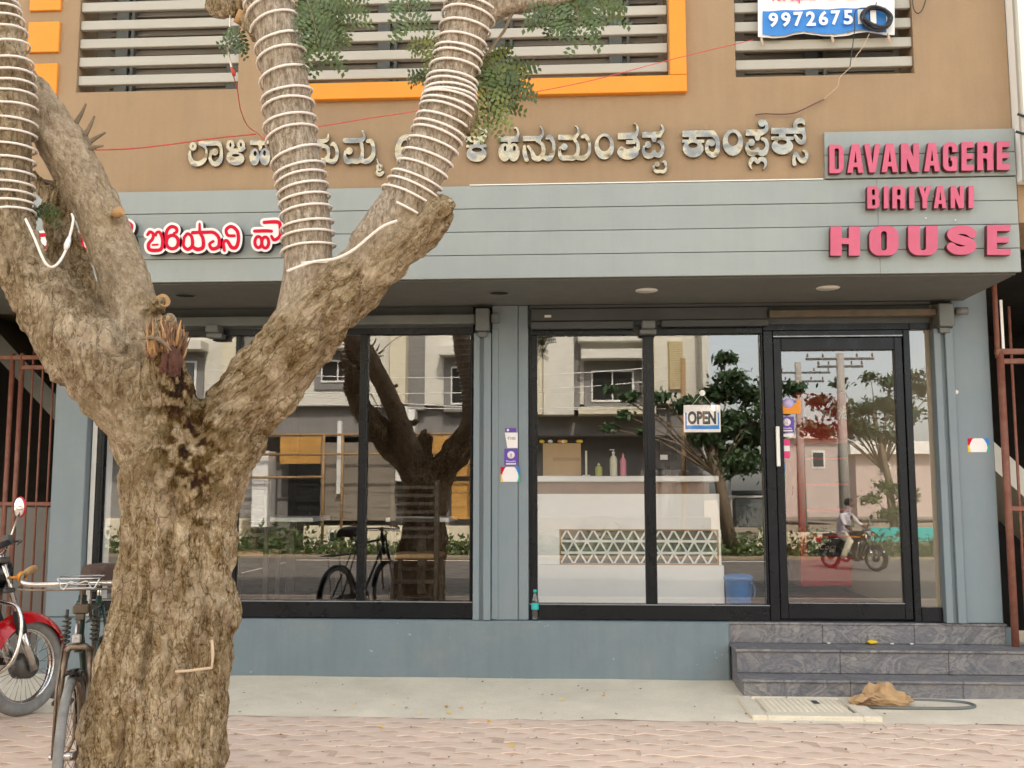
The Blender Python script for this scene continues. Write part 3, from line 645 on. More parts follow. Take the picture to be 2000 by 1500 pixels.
# ------------------------------------------------------------------ sign letters
sign = thing('shop_sign', 'pink raised English letters on the grey cladding at the upper right', 'sign', P(1790, 400, UY))
def unit(shape, x0, y0, x1, y1):
    sx, sy = x1 - x0, y1 - y0; r_ = min(sx, sy); out = []
    for op in shape:
        if op[0] in 'pP': out.append((op[0], [(x0 + sx * a, y1 - sy * b) for a, b in op[1]]))
        elif op[0] in 'rX': out.append((op[0], x0 + sx * op[1], y1 - sy * op[4], x0 + sx * op[3], y1 - sy * op[2], op[5] * r_))
        elif op[0] == 's': out.append(('s', [(x0 + sx * a, y1 - sy * b, c * r_) for a, b, c in op[1]]))
    return out
def bx(a, b, c, d): return ('p', [(a, b), (c, b), (c, d), (a, d)])
def cut(a, b, c, d): return ('P', [(a, b), (c, b), (c, d), (a, d)])
LT = {
 'D': [('r', 0, 0, 1, 1, .42), bx(0, 0, .5, 1), ('X', .36, .13, .66, .87, .12)],
 'A': [('p', [(0, 0), (.27, 1), (.73, 1), (1, 0), (.68, 0), (.62, .2), (.38, .2), (.32, 0)]), ('P', [(.42, .36), (.58, .36), (.5, .78)])],
 'V': [('p', [(.32, 0), (.68, 0), (1, 1), (.66, 1), (.5, .3), (.34, 1), (0, 1)])],
 'N': [bx(0, 0, .32, 1), bx(.68, 0, 1, 1), ('p', [(0, 1), (.38, 1), (1, 0), (.62, 0)])],
 'G': [('r', 0, 0, 1, 1, .42), ('X', .36, .14, .64, .86, .14), cut(.62, .46, 1.1, .66), bx(.52, .36, 1, .5), bx(.7, 0, 1, .42)],
 'E': [bx(0, 0, .42, 1), bx(0, 0, 1, .2), bx(0, .8, 1, 1), bx(0, .41, .92, .6)],
 'R': [bx(0, 0, .36, 1), ('r', 0, .42, 1, 1, .36), bx(0, .42, .4, 1), ('X', .36, .58, .64, .86, .12), bx(.62, 0, 1, .42), ('p', [(.45, .5), (.9, .58), (1, .36), (.62, .36)])],
 'B': [bx(0, 0, .5, 1), ('r', 0, .46, .96, 1, .36), ('r', 0, 0, 1, .56, .36), ('X', .38, .6, .62, .86, .08), ('X', .38, .14, .64, .42, .08)],
 'I': [bx(0, 0, 1, 1)],
 'Y': [('p', [(0, 1), (.36, 1), (.5, .66), (.64, 1), (1, 1), (.68, .42), (.68, 0), (.32, 0), (.32, .42)])],
 'H': [bx(0, 0, .38, 1), bx(.62, 0, 1, 1), bx(0, .4, 1, .6)],
 'O': [('r', 0, 0, 1, 1, .34), ('X', .40, .17, .60, .83, .1)],
 'U': [('r', 0, 0, 1, .9, .34), bx(0, .4, 1, 1), ('X', .40, .17, .60, 1.3, .1)],
 'S': [('s', [(.86, .72, .15), (.72, .82, .15), (.5, .85, .14), (.26, .81, .15), (.16, .69, .16), (.27, .57, .15), (.5, .50, .155), (.74, .43, .15), (.84, .31, .16), (.73, .19, .15), (.5, .15, .14), (.28, .18, .15), (.14, .28, .15)])],
}
SC = .2
rows = [('DAVANAGERE', [(100, 240), (275, 435), (440, 600), (610, 770), (800, 975), (1025, 1180), (1210, 1350), (1390, 1510), (1545, 1700), (1735, 1862)], 0),
        ('BIRIYANI', [(470, 590), (632, 678), (715, 840), (880, 930), (970, 1095), (1120, 1245), (1285, 1415), (1460, 1510)], 1),
        ('HOUSE', [(110, 400), (490, 775), (870, 1160), (1250, 1535), (1640, 1870)], 2)]
LY = UY - .088
for word, spans, k in rows:
    for ch, (a, b) in zip(word, spans):
        t = (a - 100) / 1760
        y0, y1 = ((162 - 36 * t, 440 - 34 * t), (570 - 8 * t, 788 - 8 * t), (962 - 18 * t, 1246 - 8 * t))[k]
        shp = unit(LT[ch], a, y0, b, y1); lp = contours(shp, (a, y0, b, y1), 0, 80)
        tw = on_plane(LY, lambda x, y: (1600 + x * SC, 250 + y * SC))
        plate('letter', lp, tw, LY, .048, [M['pink'], M['maroon']], sign)

steel = thing('steel_sign', 'polished steel Kannada lettering standing off the tan plaster', 'sign', P(970, 290, UY))
def rg(cx, cy, rx, ry, r): return ('s', [(cx + rx * math.cos(a), cy + ry * math.sin(a), r) for a in [i * math.pi / 5 for i in range(11)]])
KA = [
 [rg(128, 312, 20, 28, 13), ('s', [(98, 360, 10), (98, 410, 16), (125, 462, 24), (170, 475, 24), (225, 450, 20), (252, 395, 12), (246, 330, 10), (205, 290, 20)]), ('s', [(200, 285, 22), (290, 285, 22), (360, 285, 22), (388, 330, 13), (390, 410, 16), (365, 460, 24), (330, 478, 22), (296, 450, 16), (285, 405, 14), (305, 365, 16)]), ('e', 332, 365, 30, 32)],
 [rg(476, 300, 24, 34, 13), rg(574, 298, 24, 34, 13), ('s', [(450, 320, 12), (480, 352, 13), (525, 345, 14), (575, 350, 14), (605, 330, 11)]), ('s', [(545, 350, 18), (500, 372, 16), (460, 385, 14), (455, 430, 15)]), ('e', 525, 428, 80, 60), ('E', 525, 397, 36, 13)],
 [('p', [(660, 258), (770, 258), (770, 300), (660, 300)]), ('s', [(740, 285, 20), (755, 310, 16), (752, 345, 10)]), ('s', [(760, 285, 20), (820, 275, 16), (845, 240, 8)]), ('e', 700, 412, 46, 78), ('e', 797, 410, 48, 80), ('E', 706, 380, 16, 24), ('E', 793, 376, 15, 26)],
 [('s', [(1230, 265, 22), (1330, 265, 20), (1375, 250, 16), (1388, 200, 6)]), ('s', [(1300, 300, 20), (1370, 320, 18), (1390, 380, 14), (1360, 440, 22), (1320, 440, 20)]), ('s', [(1380, 440, 20), (1430, 455, 22), (1465, 410, 16), (1465, 340, 14), (1435, 290, 18), (1415, 300, 10)])],
 [('s', [(1545, 258, 24), (1640, 258, 23), (1700, 252, 20), (1722, 215, 10), (1702, 165, 6)]), ('e', 1580, 355, 32, 34), ('s', [(1545, 360, 10), (1540, 410, 14), (1565, 452, 24), (1605, 448, 22), (1650, 452, 24), (1692, 430, 20), (1704, 360, 14), (1695, 290, 16)]), ('s', [(1690, 445, 20), (1745, 452, 24), (1795, 410, 22), (1808, 330, 15), (1785, 265, 20), (1755, 265, 18)]), rg(1862, 508, 18, 24, 12), ('s', [(1838, 540, 8), (1840, 565, 14), (1866, 575, 18), (1894, 555, 13)]), ('s', [(1850, 470, 6), (1838, 430, 4)])],
]
KB = [
 [('e', 274, 158, 26, 30), ('s', [(298, 135, 8), (316, 170, 10), (305, 210, 16), (270, 228, 20)]), ('p', [(140, 208), (300, 208), (300, 262), (140, 262)]), ('p', [(205, 255), (260, 255), (260, 292), (205, 292)]), ('p', [(140, 286), (318, 282), (318, 308), (140, 310)]), ('e', 230, 365, 88, 70), ('E', 234, 330, 46, 20)],
 [('p', [(428, 210), (600, 210), (600, 258), (428, 258)]), ('s', [(585, 225, 16), (602, 180, 9), (585, 135, 7), (565, 138, 5)]), ('p', [(505, 255), (540, 255), (530, 300), (515, 300)]), ('e', 480, 352, 54, 80), ('e', 560, 352, 52, 80), ('E', 484, 318, 13, 24), ('E', 566, 318, 13, 24)],
 [('p', [(642, 208), (800, 205), (800, 250), (642, 252)]), ('s', [(790, 225, 20), (818, 195, 10), (818, 150, 7), (795, 122, 5)]), ('s', [(655, 300, 12), (658, 360, 18), (675, 420, 18)]), ('s', [(690, 300, 12), (722, 345, 14), (745, 400, 24), (790, 405, 22), (825, 350, 18), (815, 285, 15), (770, 250, 14)]), ('s', [(825, 395, 18), (875, 405, 24), (912, 350, 15), (915, 275, 13), (885, 215, 20), (858, 225, 14)])],
 [('p', [(955, 195), (1115, 200), (1115, 245), (955, 240)]), ('s', [(1105, 220, 18), (1135, 180, 10), (1128, 135, 7), (1108, 118, 5)]), ('e', 1008, 303, 30, 30), ('s', [(972, 310, 9), (968, 360, 13), (990, 400, 22), (1040, 400, 22), (1090, 402, 22), (1128, 360, 16), (1130, 290, 13), (1105, 245, 14)]), ('s', [(1120, 398, 18), (1185, 400, 22), (1230, 350, 14), (1232, 270, 12), (1200, 210, 18), (1170, 215, 14)])],
 [('e', 1365, 300, 86, 114), ('E', 1365, 276, 52, 66)],
 [('p', [(1485, 180), (1655, 176), (1655, 232), (1485, 236)]), ('s', [(1645, 195, 18), (1662, 150, 10), (1650, 105, 7), (1625, 98, 5)]), ('p', [(1560, 245), (1640, 243), (1640, 276), (1560, 280)]), ('s', [(1625, 215, 20), (1662, 260, 14), (1665, 320, 16)]), ('e', 1575, 350, 94, 66), ('P', [(1470, 284), (1635, 276), (1625, 312), (1565, 325), (1520, 300)])],
 [('p', [(1702, 172), (1870, 170), (1870, 220), (1702, 222)]), ('s', [(1860, 190, 18), (1888, 150, 11), (1872, 108, 6)]), ('p', [(1780, 220), (1830, 220), (1820, 260), (1796, 260)]), ('e', 1752, 284, 26, 30), ('s', [(1718, 300, 9), (1712, 345, 13), (1742, 382, 24), (1785, 378, 22), (1810, 345, 15)]), ('s', [(1815, 370, 20), (1858, 375, 22), (1884, 320, 14), (1870, 265, 15), (1850, 260, 12)]), ('e', 1834, 458, 20, 22), ('s', [(1806, 470, 7), (1806, 502, 11), (1832, 522, 15), (1862, 520, 14), (1892, 522, 16), (1914, 490, 10), (1905, 440, 12), (1890, 435, 10)])],
]
KC = [
 [('p', [(152, 268), (560, 262), (560, 345), (152, 350)]), ('p', [(240, 345), (330, 345), (330, 395), (240, 395)]), ('p', [(152, 385), (435, 385), (435, 425), (152, 425)]), ('e', 292, 500, 134, 114), ('E', 290, 458, 62, 36), ('s', [(545, 303, 40), (600, 370, 28), (615, 470, 26), (590, 560, 36), (535, 580, 34), (482, 540, 26), (468, 470, 22), (495, 405, 24)]), ('e', 532, 425, 46, 44)],
 [('e', 810, 420, 132, 172), ('E', 812, 380, 70, 88)],
 [('e', 1186, 168, 44, 48), ('s', [(1225, 140, 16), (1252, 200, 20), (1240, 260, 26), (1180, 292, 38)]), ('p', [(978, 252), (1190, 252), (1190, 332), (978, 332)]), ('p', [(1090, 330), (1172, 330), (1150, 395), (1108, 395)]), ('e', 1052, 420, 42, 46), ('s', [(998, 430, 14), (995, 500, 24), (1040, 560, 38), (1100, 548, 36), (1132, 500, 22)]), ('s', [(1145, 548, 34), (1215, 555, 38), (1258, 470, 22), (1235, 395, 24), (1195, 375, 20)]), ('s', [(1055, 765, 6), (1032, 710, 16), (1055, 645, 28), (1100, 640, 26), (1132, 690, 12), (1165, 640, 26), (1215, 645, 28), (1240, 705, 16), (1210, 765, 6)])],
 [('p', [(1310, 232), (1745, 228), (1745, 305), (1310, 308)]), ('p', [(1412, 305), (1495, 305), (1495, 350), (1412, 350)]), ('p', [(1310, 345), (1600, 345), (1600, 385), (1310, 388)]), ('e', 1455, 470, 138, 106), ('E', 1450, 418, 64, 33), ('s', [(1740, 185, 10), (1715, 140, 30), (1660, 140, 34), (1620, 190, 24), (1640, 260, 30)]), ('s', [(1715, 270, 34), (1745, 340, 20), (1720, 415, 28), (1665, 400, 28), (1620, 330, 16)]), ('s', [(1612, 700, 26), (1605, 640, 20), (1615, 575, 20), (1640, 565, 16), (1672, 630, 22), (1725, 660, 34), (1770, 610, 22), (1765, 550, 20), (1730, 530, 14)])],
]
KE = [[('s', [(428, 765, 18), (385, 775, 14), (362, 830, 14), (375, 880, 20), (430, 890, 20), (460, 830, 16)]), ('e', 385, 835, 16, 16)]]
def bounds(shape):
    xs, ys = [], []
    for op in shape:
        if op[0] == 's': xs += [p[0] - p[2] for p in op[1]] + [p[0] + p[2] for p in op[1]]; ys += [p[1] - p[2] for p in op[1]] + [p[1] + p[2] for p in op[1]]
        elif op[0] == 'e': xs += [op[1] - op[3], op[1] + op[3]]; ys += [op[2] - op[4], op[2] + op[4]]
        elif op[0] in 'p': xs += [p[0] for p in op[1]]; ys += [p[1] for p in op[1]]
        elif op[0] == 'r': xs += [op[1], op[3]]; ys += [op[2], op[4]]
    return min(xs), min(ys), max(xs), max(ys)
KY = UY - .034
for grp, ox, oy, sc in ((KA, 350, 220, .21), (KB, 880, 220, .22), (KC, 1310, 215, .15), (KE, 650, 0, .35)):
    for shp in grp:
        tw = on_plane(KY, lambda x, y: (ox + x * sc, oy + y * sc))
        plate('letter', contours(shp, bounds(shp), 0, 100), tw, KY, .024, [M['steel']], steel, .0015)
red = thing('red_sign', 'red Kannada letters with white outline on the grey cladding behind the tree', 'sign', P(330, 470, UY))
KR = [
 [('s', [(140, 212, 14), (215, 207, 14), (226, 250, 13), (215, 290, 13), (170, 292, 13), (150, 260, 13), (165, 230, 10)])],
 [('s', [(300, 210, 14), (370, 205, 14), (385, 260, 13), (350, 305, 14), (310, 290, 13)]), ('s', [(420, 200, 13), (445, 220, 13), (462, 290, 14), (490, 310, 13)])],
 [('s', [(560, 200, 14), (600, 190, 14), (640, 200, 13), (648, 260, 13), (620, 305, 14), (570, 290, 13), (560, 240, 12)]), ('s', [(690, 210, 14), (780, 215, 13), (796, 255, 13), (785, 300, 13), (735, 300, 13), (720, 260, 12)]), ('s', [(745, 190, 12), (785, 180, 13), (795, 140, 13), (765, 120, 12), (748, 140, 10)])],
 [('s', [(905, 205, 11), (922, 185, 12), (945, 200, 12), (938, 235, 12), (912, 268, 13), (918, 305, 14), (960, 312, 14), (1000, 300, 13), (1008, 240, 12), (990, 190, 12), (968, 190, 11), (962, 210, 9)]), ('s', [(940, 275, 8), (975, 272, 8)])],
 [rg(1075, 255, 42, 46, 13), ('s', [(1035, 250, 12), (1035, 185, 12), (1065, 150, 13), (1100, 158, 13), (1105, 185, 11), (1085, 195, 9)])],
 [('s', [(1155, 225, 11), (1180, 198, 12), (1208, 220, 12), (1212, 280, 13), (1180, 305, 13), (1152, 280, 12), (1155, 230, 11)]), ('s', [(1212, 285, 13), (1245, 305, 15), (1285, 290, 14), (1285, 230, 13), (1265, 190, 12), (1262, 130, 9)]), ('s', [(1215, 190, 13), (1300, 188, 13), (1360, 190, 13), (1395, 230, 13), (1392, 285, 14), (1350, 302, 14), (1330, 270, 11), (1355, 250, 11)])],
 [('s', [(1432, 312, 12), (1425, 260, 12), (1450, 245, 12), (1480, 290, 14), (1512, 290, 14), (1528, 240, 13), (1520, 180, 13), (1480, 148, 13), (1445, 170, 12), (1455, 208, 12), (1500, 212, 12)])],
 [('s', [(1640, 180, 13), (1720, 178, 13), (1755, 180, 12)]), rg(1665, 255, 24, 38, 12), rg(1712, 258, 24, 38, 12), ('s', [(1705, 120, 13), (1800, 118, 14), (1815, 160, 13), (1812, 215, 13), (1775, 240, 13), (1755, 215, 11)])],
 [('s', [(1870, 190, 13), (1950, 190, 13), (1990, 200, 12)]), rg(1930, 250, 40, 45, 13)],
]
for i, shp in enumerate(KR):
    b = bounds(shp); f_ = lambda x, y: (30 + x * .285, 400 + y * .285)
    wl0 = contours(shp, (b[0] - 16, b[1] - 16, b[2] + 16, b[3] + 16), 15, 90)
    ar = [sum(a[0] * c[1] - c[0] * a[1] for a, c in zip(l_, l_[1:] + l_[:1])) for l_ in wl0]; big_ = max(ar, key=abs); wl0 = [l_ for l_, a in zip(wl0, ar) if a * big_ > 0]   # the white plate has no holes
    wp = plate('letter', wl0, on_plane(UY - .085, f_), UY - .085, .05, [M['white_acr'], M['black_side']], red)
    plate('letter_face', contours(shp, b, -1.5, 90), on_plane(UY - .0885, f_), UY - .0885, .003, [M['red_acr']], wp)

# ------------------------------------------------------------------ neighbours on both sides
nb = thing('neighbour_building', 'white walled neighbouring building at the right edge beside the pink sign', 'building', (3.2, -1, 0))
q = MB(); q.box(3.132, 9, -1.13, 12, 3.60, 10.2, .01); q.build('white_bay', M['white_wall'], nb)  # height above view carried up so this mass also blocks the sun
q = MB(); q.box(3.130, 3.150, -1.145, -1.10, 3.585, 10.2, .006); q.box(3.151, 9, -1.145, -1.10, 3.585, 3.612, .006); q.build('trim', M['cream_grey'], nb)
q = MB(); q.box(3.14, 7, -1.0, -.2, 3.33, 3.598); q.build('lintel', M['tan'], nb)
q = MB(); q.box(3.30, 7, 4.0, 4.1, -.1, 3.4); q.box(7, 7.1, -.9, 4.1, -.1, 3.4); q.box(3.29, 7, .36, 4.1, 3.3, 3.4); q.build('back_wall', M['dark_room'], nb)
q = MB(); q.add([(3.32, .9, 2.25), (5.2, .9, .4), (5.2, .9, .15), (3.32, .9, 2.0), (3.32, 2.0, 2.25), (5.2, 2.0, .4), (5.2, 2.0, .15), (3.32, 2.0, 2.0)], [(0, 1, 2, 3), (7, 6, 5, 4), (0, 4, 5, 1), (1, 5, 6, 2), (2, 6, 7, 3), (3, 7, 4, 0)]); q.build('stair_slab', M['light_wall'], nb)
for px, py in ((1993, 228), (1990, 262)):
    c = P(px, py, -1.15); q = MB(); q.tube([c + Vector((-.02, 0, .02)), c + Vector((.02, -.01, 0)), c + Vector((.08, -.02, .005))], .009, 6); q.build('clamp', M['wire_black'], nb)
lw = thing('left_sun_blocker', 'unseen tan block added beyond the left gate to keep the sun off the footpath', 'building', (-9, -1, 0)); q = MB(); q.box(-15, -8.15, -1, 12, -.1, 10.4); q.box(-8.149, -5.602, -1, 12, 3.0, 10.4); q.build('wall', M['tan'], lw)  # out-of-view mass added to block the sun left of the shop
lb = thing('stairwell', 'dark stairwell behind the left rust red gate', 'stairwell', (-4.6, 1, 0))
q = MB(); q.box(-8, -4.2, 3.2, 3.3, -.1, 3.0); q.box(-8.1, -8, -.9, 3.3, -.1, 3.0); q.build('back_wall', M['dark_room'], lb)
q = MB(); q.add([(-4.21, .7, 1.95), (-5.6, .7, 3.35), (-5.6, .7, 3.12), (-4.21, .7, 1.72), (-4.21, 1.8, 1.95), (-5.6, 1.8, 3.35), (-5.6, 1.8, 3.12), (-4.21, 1.8, 1.72)], [(0, 1, 2, 3), (7, 6, 5, 4), (0, 4, 5, 1), (1, 5, 6, 2), (2, 6, 7, 3), (3, 7, 4, 0)]); q.build('stair_slab', M['soffit'], lb)
q = MB(); q.box(-6.2, -4.25, 1.2, 1.5, -.05, 1.33, .01); q.build('low_wall', M['dkgrey_wall'], lb)
def gate(name, label, Y, verts, hors):
    t = thing(name, label, 'gate', (verts[0][0], Y, 0))
    for x, z0, z1, r in verts:
        q = MB(); q.cyl((x, Y, z0), (x, Y, z1), r, 10); q.build('bar', M['gate'], t)
    for x0, x1, z, r in hors:
        q = MB(); q.box(x0, x1, Y - r, Y + r, z - r, z + r, .004); q.build('rail', M['gate'], t)
    return t
gate('metal_gate', 'rust red barred gate left of the shop beside the red motorcycle', .06,
     [(X_(14, .06), .1, 2.62, .020), (X_(33, .06), .1, 2.62, .020), (X_(55, .06), .1, 2.95, .009), (X_(75, .06), .1, 2.95, .009), (X_(96, .06), .1, 2.95, .009), (X_(-20, .06), .1, 2.95, .009), (X_(-45, .06), .1, 2.95, .009)],
     [(-5.3, -4.2, 2.585, .018), (X_(33, .06), -4.2, 2.50, .018), (-5.3, -4.2, 1.37, .016)])
gr = gate('metal_gate', 'rust red barred gate right of the shop beyond the grey pillar', -.12,
     [(3.335, .2, 2.55, .028), (3.42, .2, 2.9, .011), (3.55, .2, 2.9, .011), (3.68, .2, 2.9, .011), (3.8, .2, 2.9, .011), (3.318, 2.5, 3.3, .020)],
     [(3.30, 4.4, 2.545, .022), (3.35, 4.4, 2.47, .020), (3.35, 4.4, 1.34, .018)])
q = MB(); q.box(3.348, 3.368, -.135, -.125, 2.55, 2.95); q.build('strip', M['white'], gr)

# ------------------------------------------------------------------ the big tree
TY = -3.70
def vnoise(p, seed=0):
    i = np.floor(p).astype(np.int64); f = p - i; f = f * f * (3 - 2 * f)
    def h(dx, dy, dz):
        n = (i[:, 0] + dx) * 374761393 + (i[:, 1] + dy) * 668265263 + (i[:, 2] + dz) * 2147483647 + seed * 974711
        n = (n ^ (n >> 13)) * 1274126177; n = n ^ (n >> 16); return (n & 0xffff) / 65535.0
    r = 0
    for dx in (0, 1):
        for dy in (0, 1):
            for dz in (0, 1):
                r = r + h(dx, dy, dz) * (f[:, 0] if dx else 1 - f[:, 0]) * (f[:, 1] if dy else 1 - f[:, 1]) * (f[:, 2] if dz else 1 - f[:, 2])
    return r
def fbm(p, o=4, seed=0):
    r = np.zeros(len(p)); a = .5
    for k in range(o): r += a * vnoise(p * 2 ** k, seed + k); a *= .5
    return r
def limb(pts, dy=None):
    """photo points (px, py, radius px, y offset) -> smooth world path with radii"""
    out = []
    for p in pts:
        Y = TY + (p[3] if len(p) > 3 else 0); w = P(p[0], p[1], Y); d = (w - CAM).length; out.append((w.x, w.y, w.z, p[2] / F_PX * d * .935))
    return [tuple(a) for a in spline(out, 6)]
LIMBS = {
 'trunk': [(296, 1680, 160), (298, 1610, 146), (298, 1500, 134), (304, 1400, 130), (320, 1300, 126), (337, 1200, 120), (343, 1100, 113), (352, 1000, 116), (358, 920, 122), (352, 850, 96)],
 'lobe1': [(215, 1680, 78, -.02), (225, 1580, 66, -.05), (236, 1470, 66, -.07), (255, 1370, 58, -.05), (285, 1250, 40, -.02)],
 'lobe2': [(352, 1680, 90, -.02), (352, 1580, 76, -.07), (362, 1450, 72, -.09), (385, 1320, 66, -.05), (402, 1180, 56, -.02), (420, 1050, 45, -.02)],
 'bulge': [(430, 1140, 24), (447, 1195, 24), (432, 1250, 22)],
 'left': [(340, 905, 96), (280, 800, 88), (225, 742, 84), (170, 685, 80), (118, 622, 68), (76, 568, 58), (44, 522, 53), (22, 478, 50), (8, 430, 50), (6, 370, 49), (9, 300, 48), (14, 210, 46), (9, 140, 45), (-4, 60, 42), (-20, 0, 40), (-40, -90, 36)],
 'second': [(300, 760, 72, .06), (268, 640, 54, .10), (245, 550, 50, .12), (213, 465, 46, .14), (178, 385, 46, .16), (142, 310, 47, .17), (108, 258, 46, .18), (68, 208, 44, .2), (26, 152, 42, .2), (-20, 92, 40, .22), (-70, 30, 38, .22)],
 'back': [(200, 680, 55, .30), (150, 575, 46, .34), (128, 500, 38, .36), (118, 440, 29, .38), (114, 395, 26, .38), (108, 372, 20, .38)],
 'back_twig': [(112, 392, 17, .38), (88, 368, 14, .37), (66, 345, 10, .36), (54, 335, 7, .36)],
 'right': [(388, 940, 96), (454, 832, 80), (522, 738, 76), (597, 645, 74), (660, 580, 70), (720, 524, 62), (775, 478, 56), (822, 440, 48), (856, 414, 36)],
 'mid': [(596, 610, 60), (602, 545, 52), (602, 470, 49), (596, 400, 47), (587, 345, 47), (569, 262, 48), (560, 180, 45), (545, 87, 43), (524, 5, 42), (500, -90, 41)],
 'far_right': [(728, 490, 58), (775, 425, 55), (816, 350, 48), (854, 265, 48), (876, 205, 50), (882, 165, 46), (900, 87, 44), (924, 2, 48), (950, -90, 46)],
 'twist': [(900, 240, 26), (916, 205, 22), (915, 170, 20)],
 'top_branch': [(935, 20, 40), (985, 10, 24), (1040, 6, 17), (1100, -6, 14), (1180, -40, 11)],
 'stump': [(352, 860, 78, -.04), (336, 780, 54, -.10), (326, 720, 44, -.13), (322, 665, 38, -.14), (322, 640, 34, -.14)],
 'knob_a': [(195, 432, 12, .10), (214, 424, 11, .06), (232, 414, 10, .04)],
 'knob_b': [(276, 606, 24, .06), (300, 598, 17, .02), (316, 590, 16, .0)],
 'knob_c': [(500, 62, 22), (484, 46, 18), (468, 34, 15)],
 'knob_d': [(455, 14, 18, .1), (425, 12, 16, .1), (412, 12, 13, .1)],
 'knob_e': [(836, 430, 22), (866, 395, 18), (878, 398, 14)],
}
SMOOTH = {'mid': 1, 'far_right': 1, 'top_branch': .8, 'left': .15, 'second': .45}
def make_tree():
    t = thing('wrapped_tree', 'thick forked tree with rough bark and sawn limbs on the footpath', 'tree', (P(300, 1632, TY).x, TY, 0))
    mb = MB(); fr = {}
    for k, pts in LIMBS.items():
        w = limb(pts); fr[k] = w
        mb.tube([p[:3] for p in w], [p[3] for p in w], 20)
        mb.ball(w[-1][:3], w[-1][3] * (.9 if k not in ('stump', 'knob_b', 'knob_a', 'knob_c') else .6), 14, 8); mb.ball(w[0][:3], w[0][3] * .95, 14, 8)
    me = bpy.data.meshes.new('tmp'); me.from_pydata(mb.v, [], mb.f); me.update()
    o = bpy.data.objects.new('tmp', me); COL.objects.link(o)
    m = o.modifiers.new('r', 'REMESH'); m.mode = 'VOXEL'; m.voxel_size = .0085
    m2 = o.modifiers.new('s', 'SMOOTH'); m2.factor = .5; m2.iterations = 3
    ev = o.evaluated_get(bpy.context.evaluated_depsgraph_get()); tm = bpy.data.meshes.new_from_object(ev)
    bpy.data.objects.remove(o)
    n = len(tm.vertices); co = np.empty(n * 3); tm.vertices.foreach_get('co', co); co = co.reshape(-1, 3)
    no = np.empty(n * 3); tm.vertices.foreach_get('normal', no); no = no.reshape(-1, 3)
    order = list(fr); offs = {}; acc = np.zeros((n, 3)); wsum = np.full(n, 1e-12); lw = {k: np.zeros(n) for k in fr}; smw = np.zeros(n)
    par = {'mid': 'right', 'far_right': 'right', 'twist': 'far_right', 'top_branch': 'far_right', 'knob_e': 'right', 'knob_c': 'mid', 'knob_d': 'mid', 'knob_a': 'second', 'back_twig': 'back', 'second': 'left'}
    best = np.full(n, 1e9); second = np.full(n, 1e9); bc = np.zeros((n, 3)); sm = np.zeros(n)
    for li, (k, w) in enumerate(fr.items()):
        path = [Vector(p[:3]) for p in w]; F = MB().frames(path); rad = np.array([p[3] for p in w])
        pts = np.array([p for p, *_ in F]); U = np.array([f[2] for f in F]); W = np.array([f[3] for f in F]); T = np.array([f[1] for f in F])
        seg = np.concatenate([[0], np.cumsum(np.linalg.norm(np.diff(pts, axis=0), axis=1))])
        s0 = 0.0
        if k != 'trunk':
            pk = par.get(k, 'trunk'); pp_ = np.array([p[:3] for p in fr[pk]]); ps = np.concatenate([[0], np.cumsum(np.linalg.norm(np.diff(pp_, axis=0), axis=1))]); s0 = offs.get(pk, 0) + ps[np.linalg.norm(pp_ - pts[0], axis=1).argmin()]
        offs[k] = s0; seg = seg + s0
        for c0 in range(0, n, 20000):
            c = co[c0:c0 + 20000]; D = np.linalg.norm(c[:, None, :] - pts[None], axis=2); j = D.argmin(1)
            d = (D[np.arange(len(c)), j] - rad[j]) / 1.0; rel = c - pts[j]
            loc = np.stack([(rel * U[j]).sum(1), (rel * W[j]).sum(1), seg[j] + (rel * T[j]).sum(1)], 1)
            wg = np.exp(-np.clip(d + .05, 0, 1) / .022) + 1e-9; acc[c0:c0 + 20000] += loc * wg[:, None]; wsum[c0:c0 + 20000] += wg; lw[k][c0:c0 + 20000] += wg; smw[c0:c0 + 20000] += wg * SMOOTH.get(k, 0)
            b = best[c0:c0 + 20000]; up = d < b
            s2 = second[c0:c0 + 20000]; s2[up] = b[up]; s2[~up] = np.minimum(s2[~up], d[~up]); b[up] = d[up]; bc[c0:c0 + 20000][up] = loc[up]; sm[c0:c0 + 20000][up] = SMOOTH.get(k, 0)
    bc = acc / wsum[:, None]; sm = smw / wsum
    # wrapped stretches are smoother bark; soften the change
    def wgt(*ks):
        w_ = np.zeros(n)
        for k in ks: w_ += lw[k]
        return np.clip(w_ / wsum, 0, 1)
    lr, ll = wgt('right', 'knob_e'), wgt('left') * np.clip((1.9 - co[:, 2]) / .3, 0, 1) + wgt('second') * .6
    def rot(a): c_, s_ = math.cos(a), math.sin(a); return np.stack([co[:, 0] * c_ + co[:, 2] * s_, co[:, 1], -co[:, 0] * s_ + co[:, 2] * c_], 1)
    DM = [co, rot(R(-44)), rot(R(38))]
    def tri(f): a, b, c = (f(x * np.array([1, 1, .34])) for x in DM); v = a * (1 - lr) + b * lr; return v * (1 - ll) + c * ll
    r1 = tri(lambda q: np.clip(1 - np.abs(2 * fbm(q * 12, 4, 3) - .94) * 1.7, 0, 1)); r2 = tri(lambda q: fbm(q * 32, 3, 9)); r3 = tri(lambda q: np.clip(1 - np.abs(2 * fbm(q * 25, 3, 71) - .94) * 2.2, 0, 1))
    wl3 = fbm(co * 5.5, 3, 21); wf3 = fbm(co * 26, 3, 33)
    rough = .036 * (.5 - r1) + .024 * (r2 - .45) - .016 * (r3 - .4) + .042 * (wl3 - .45) + .024 * (wf3 - .45)
    smo = .007 * (r2 - .45) + .014 * (wl3 - .45)
    d = rough * (1 - sm) + smo * sm
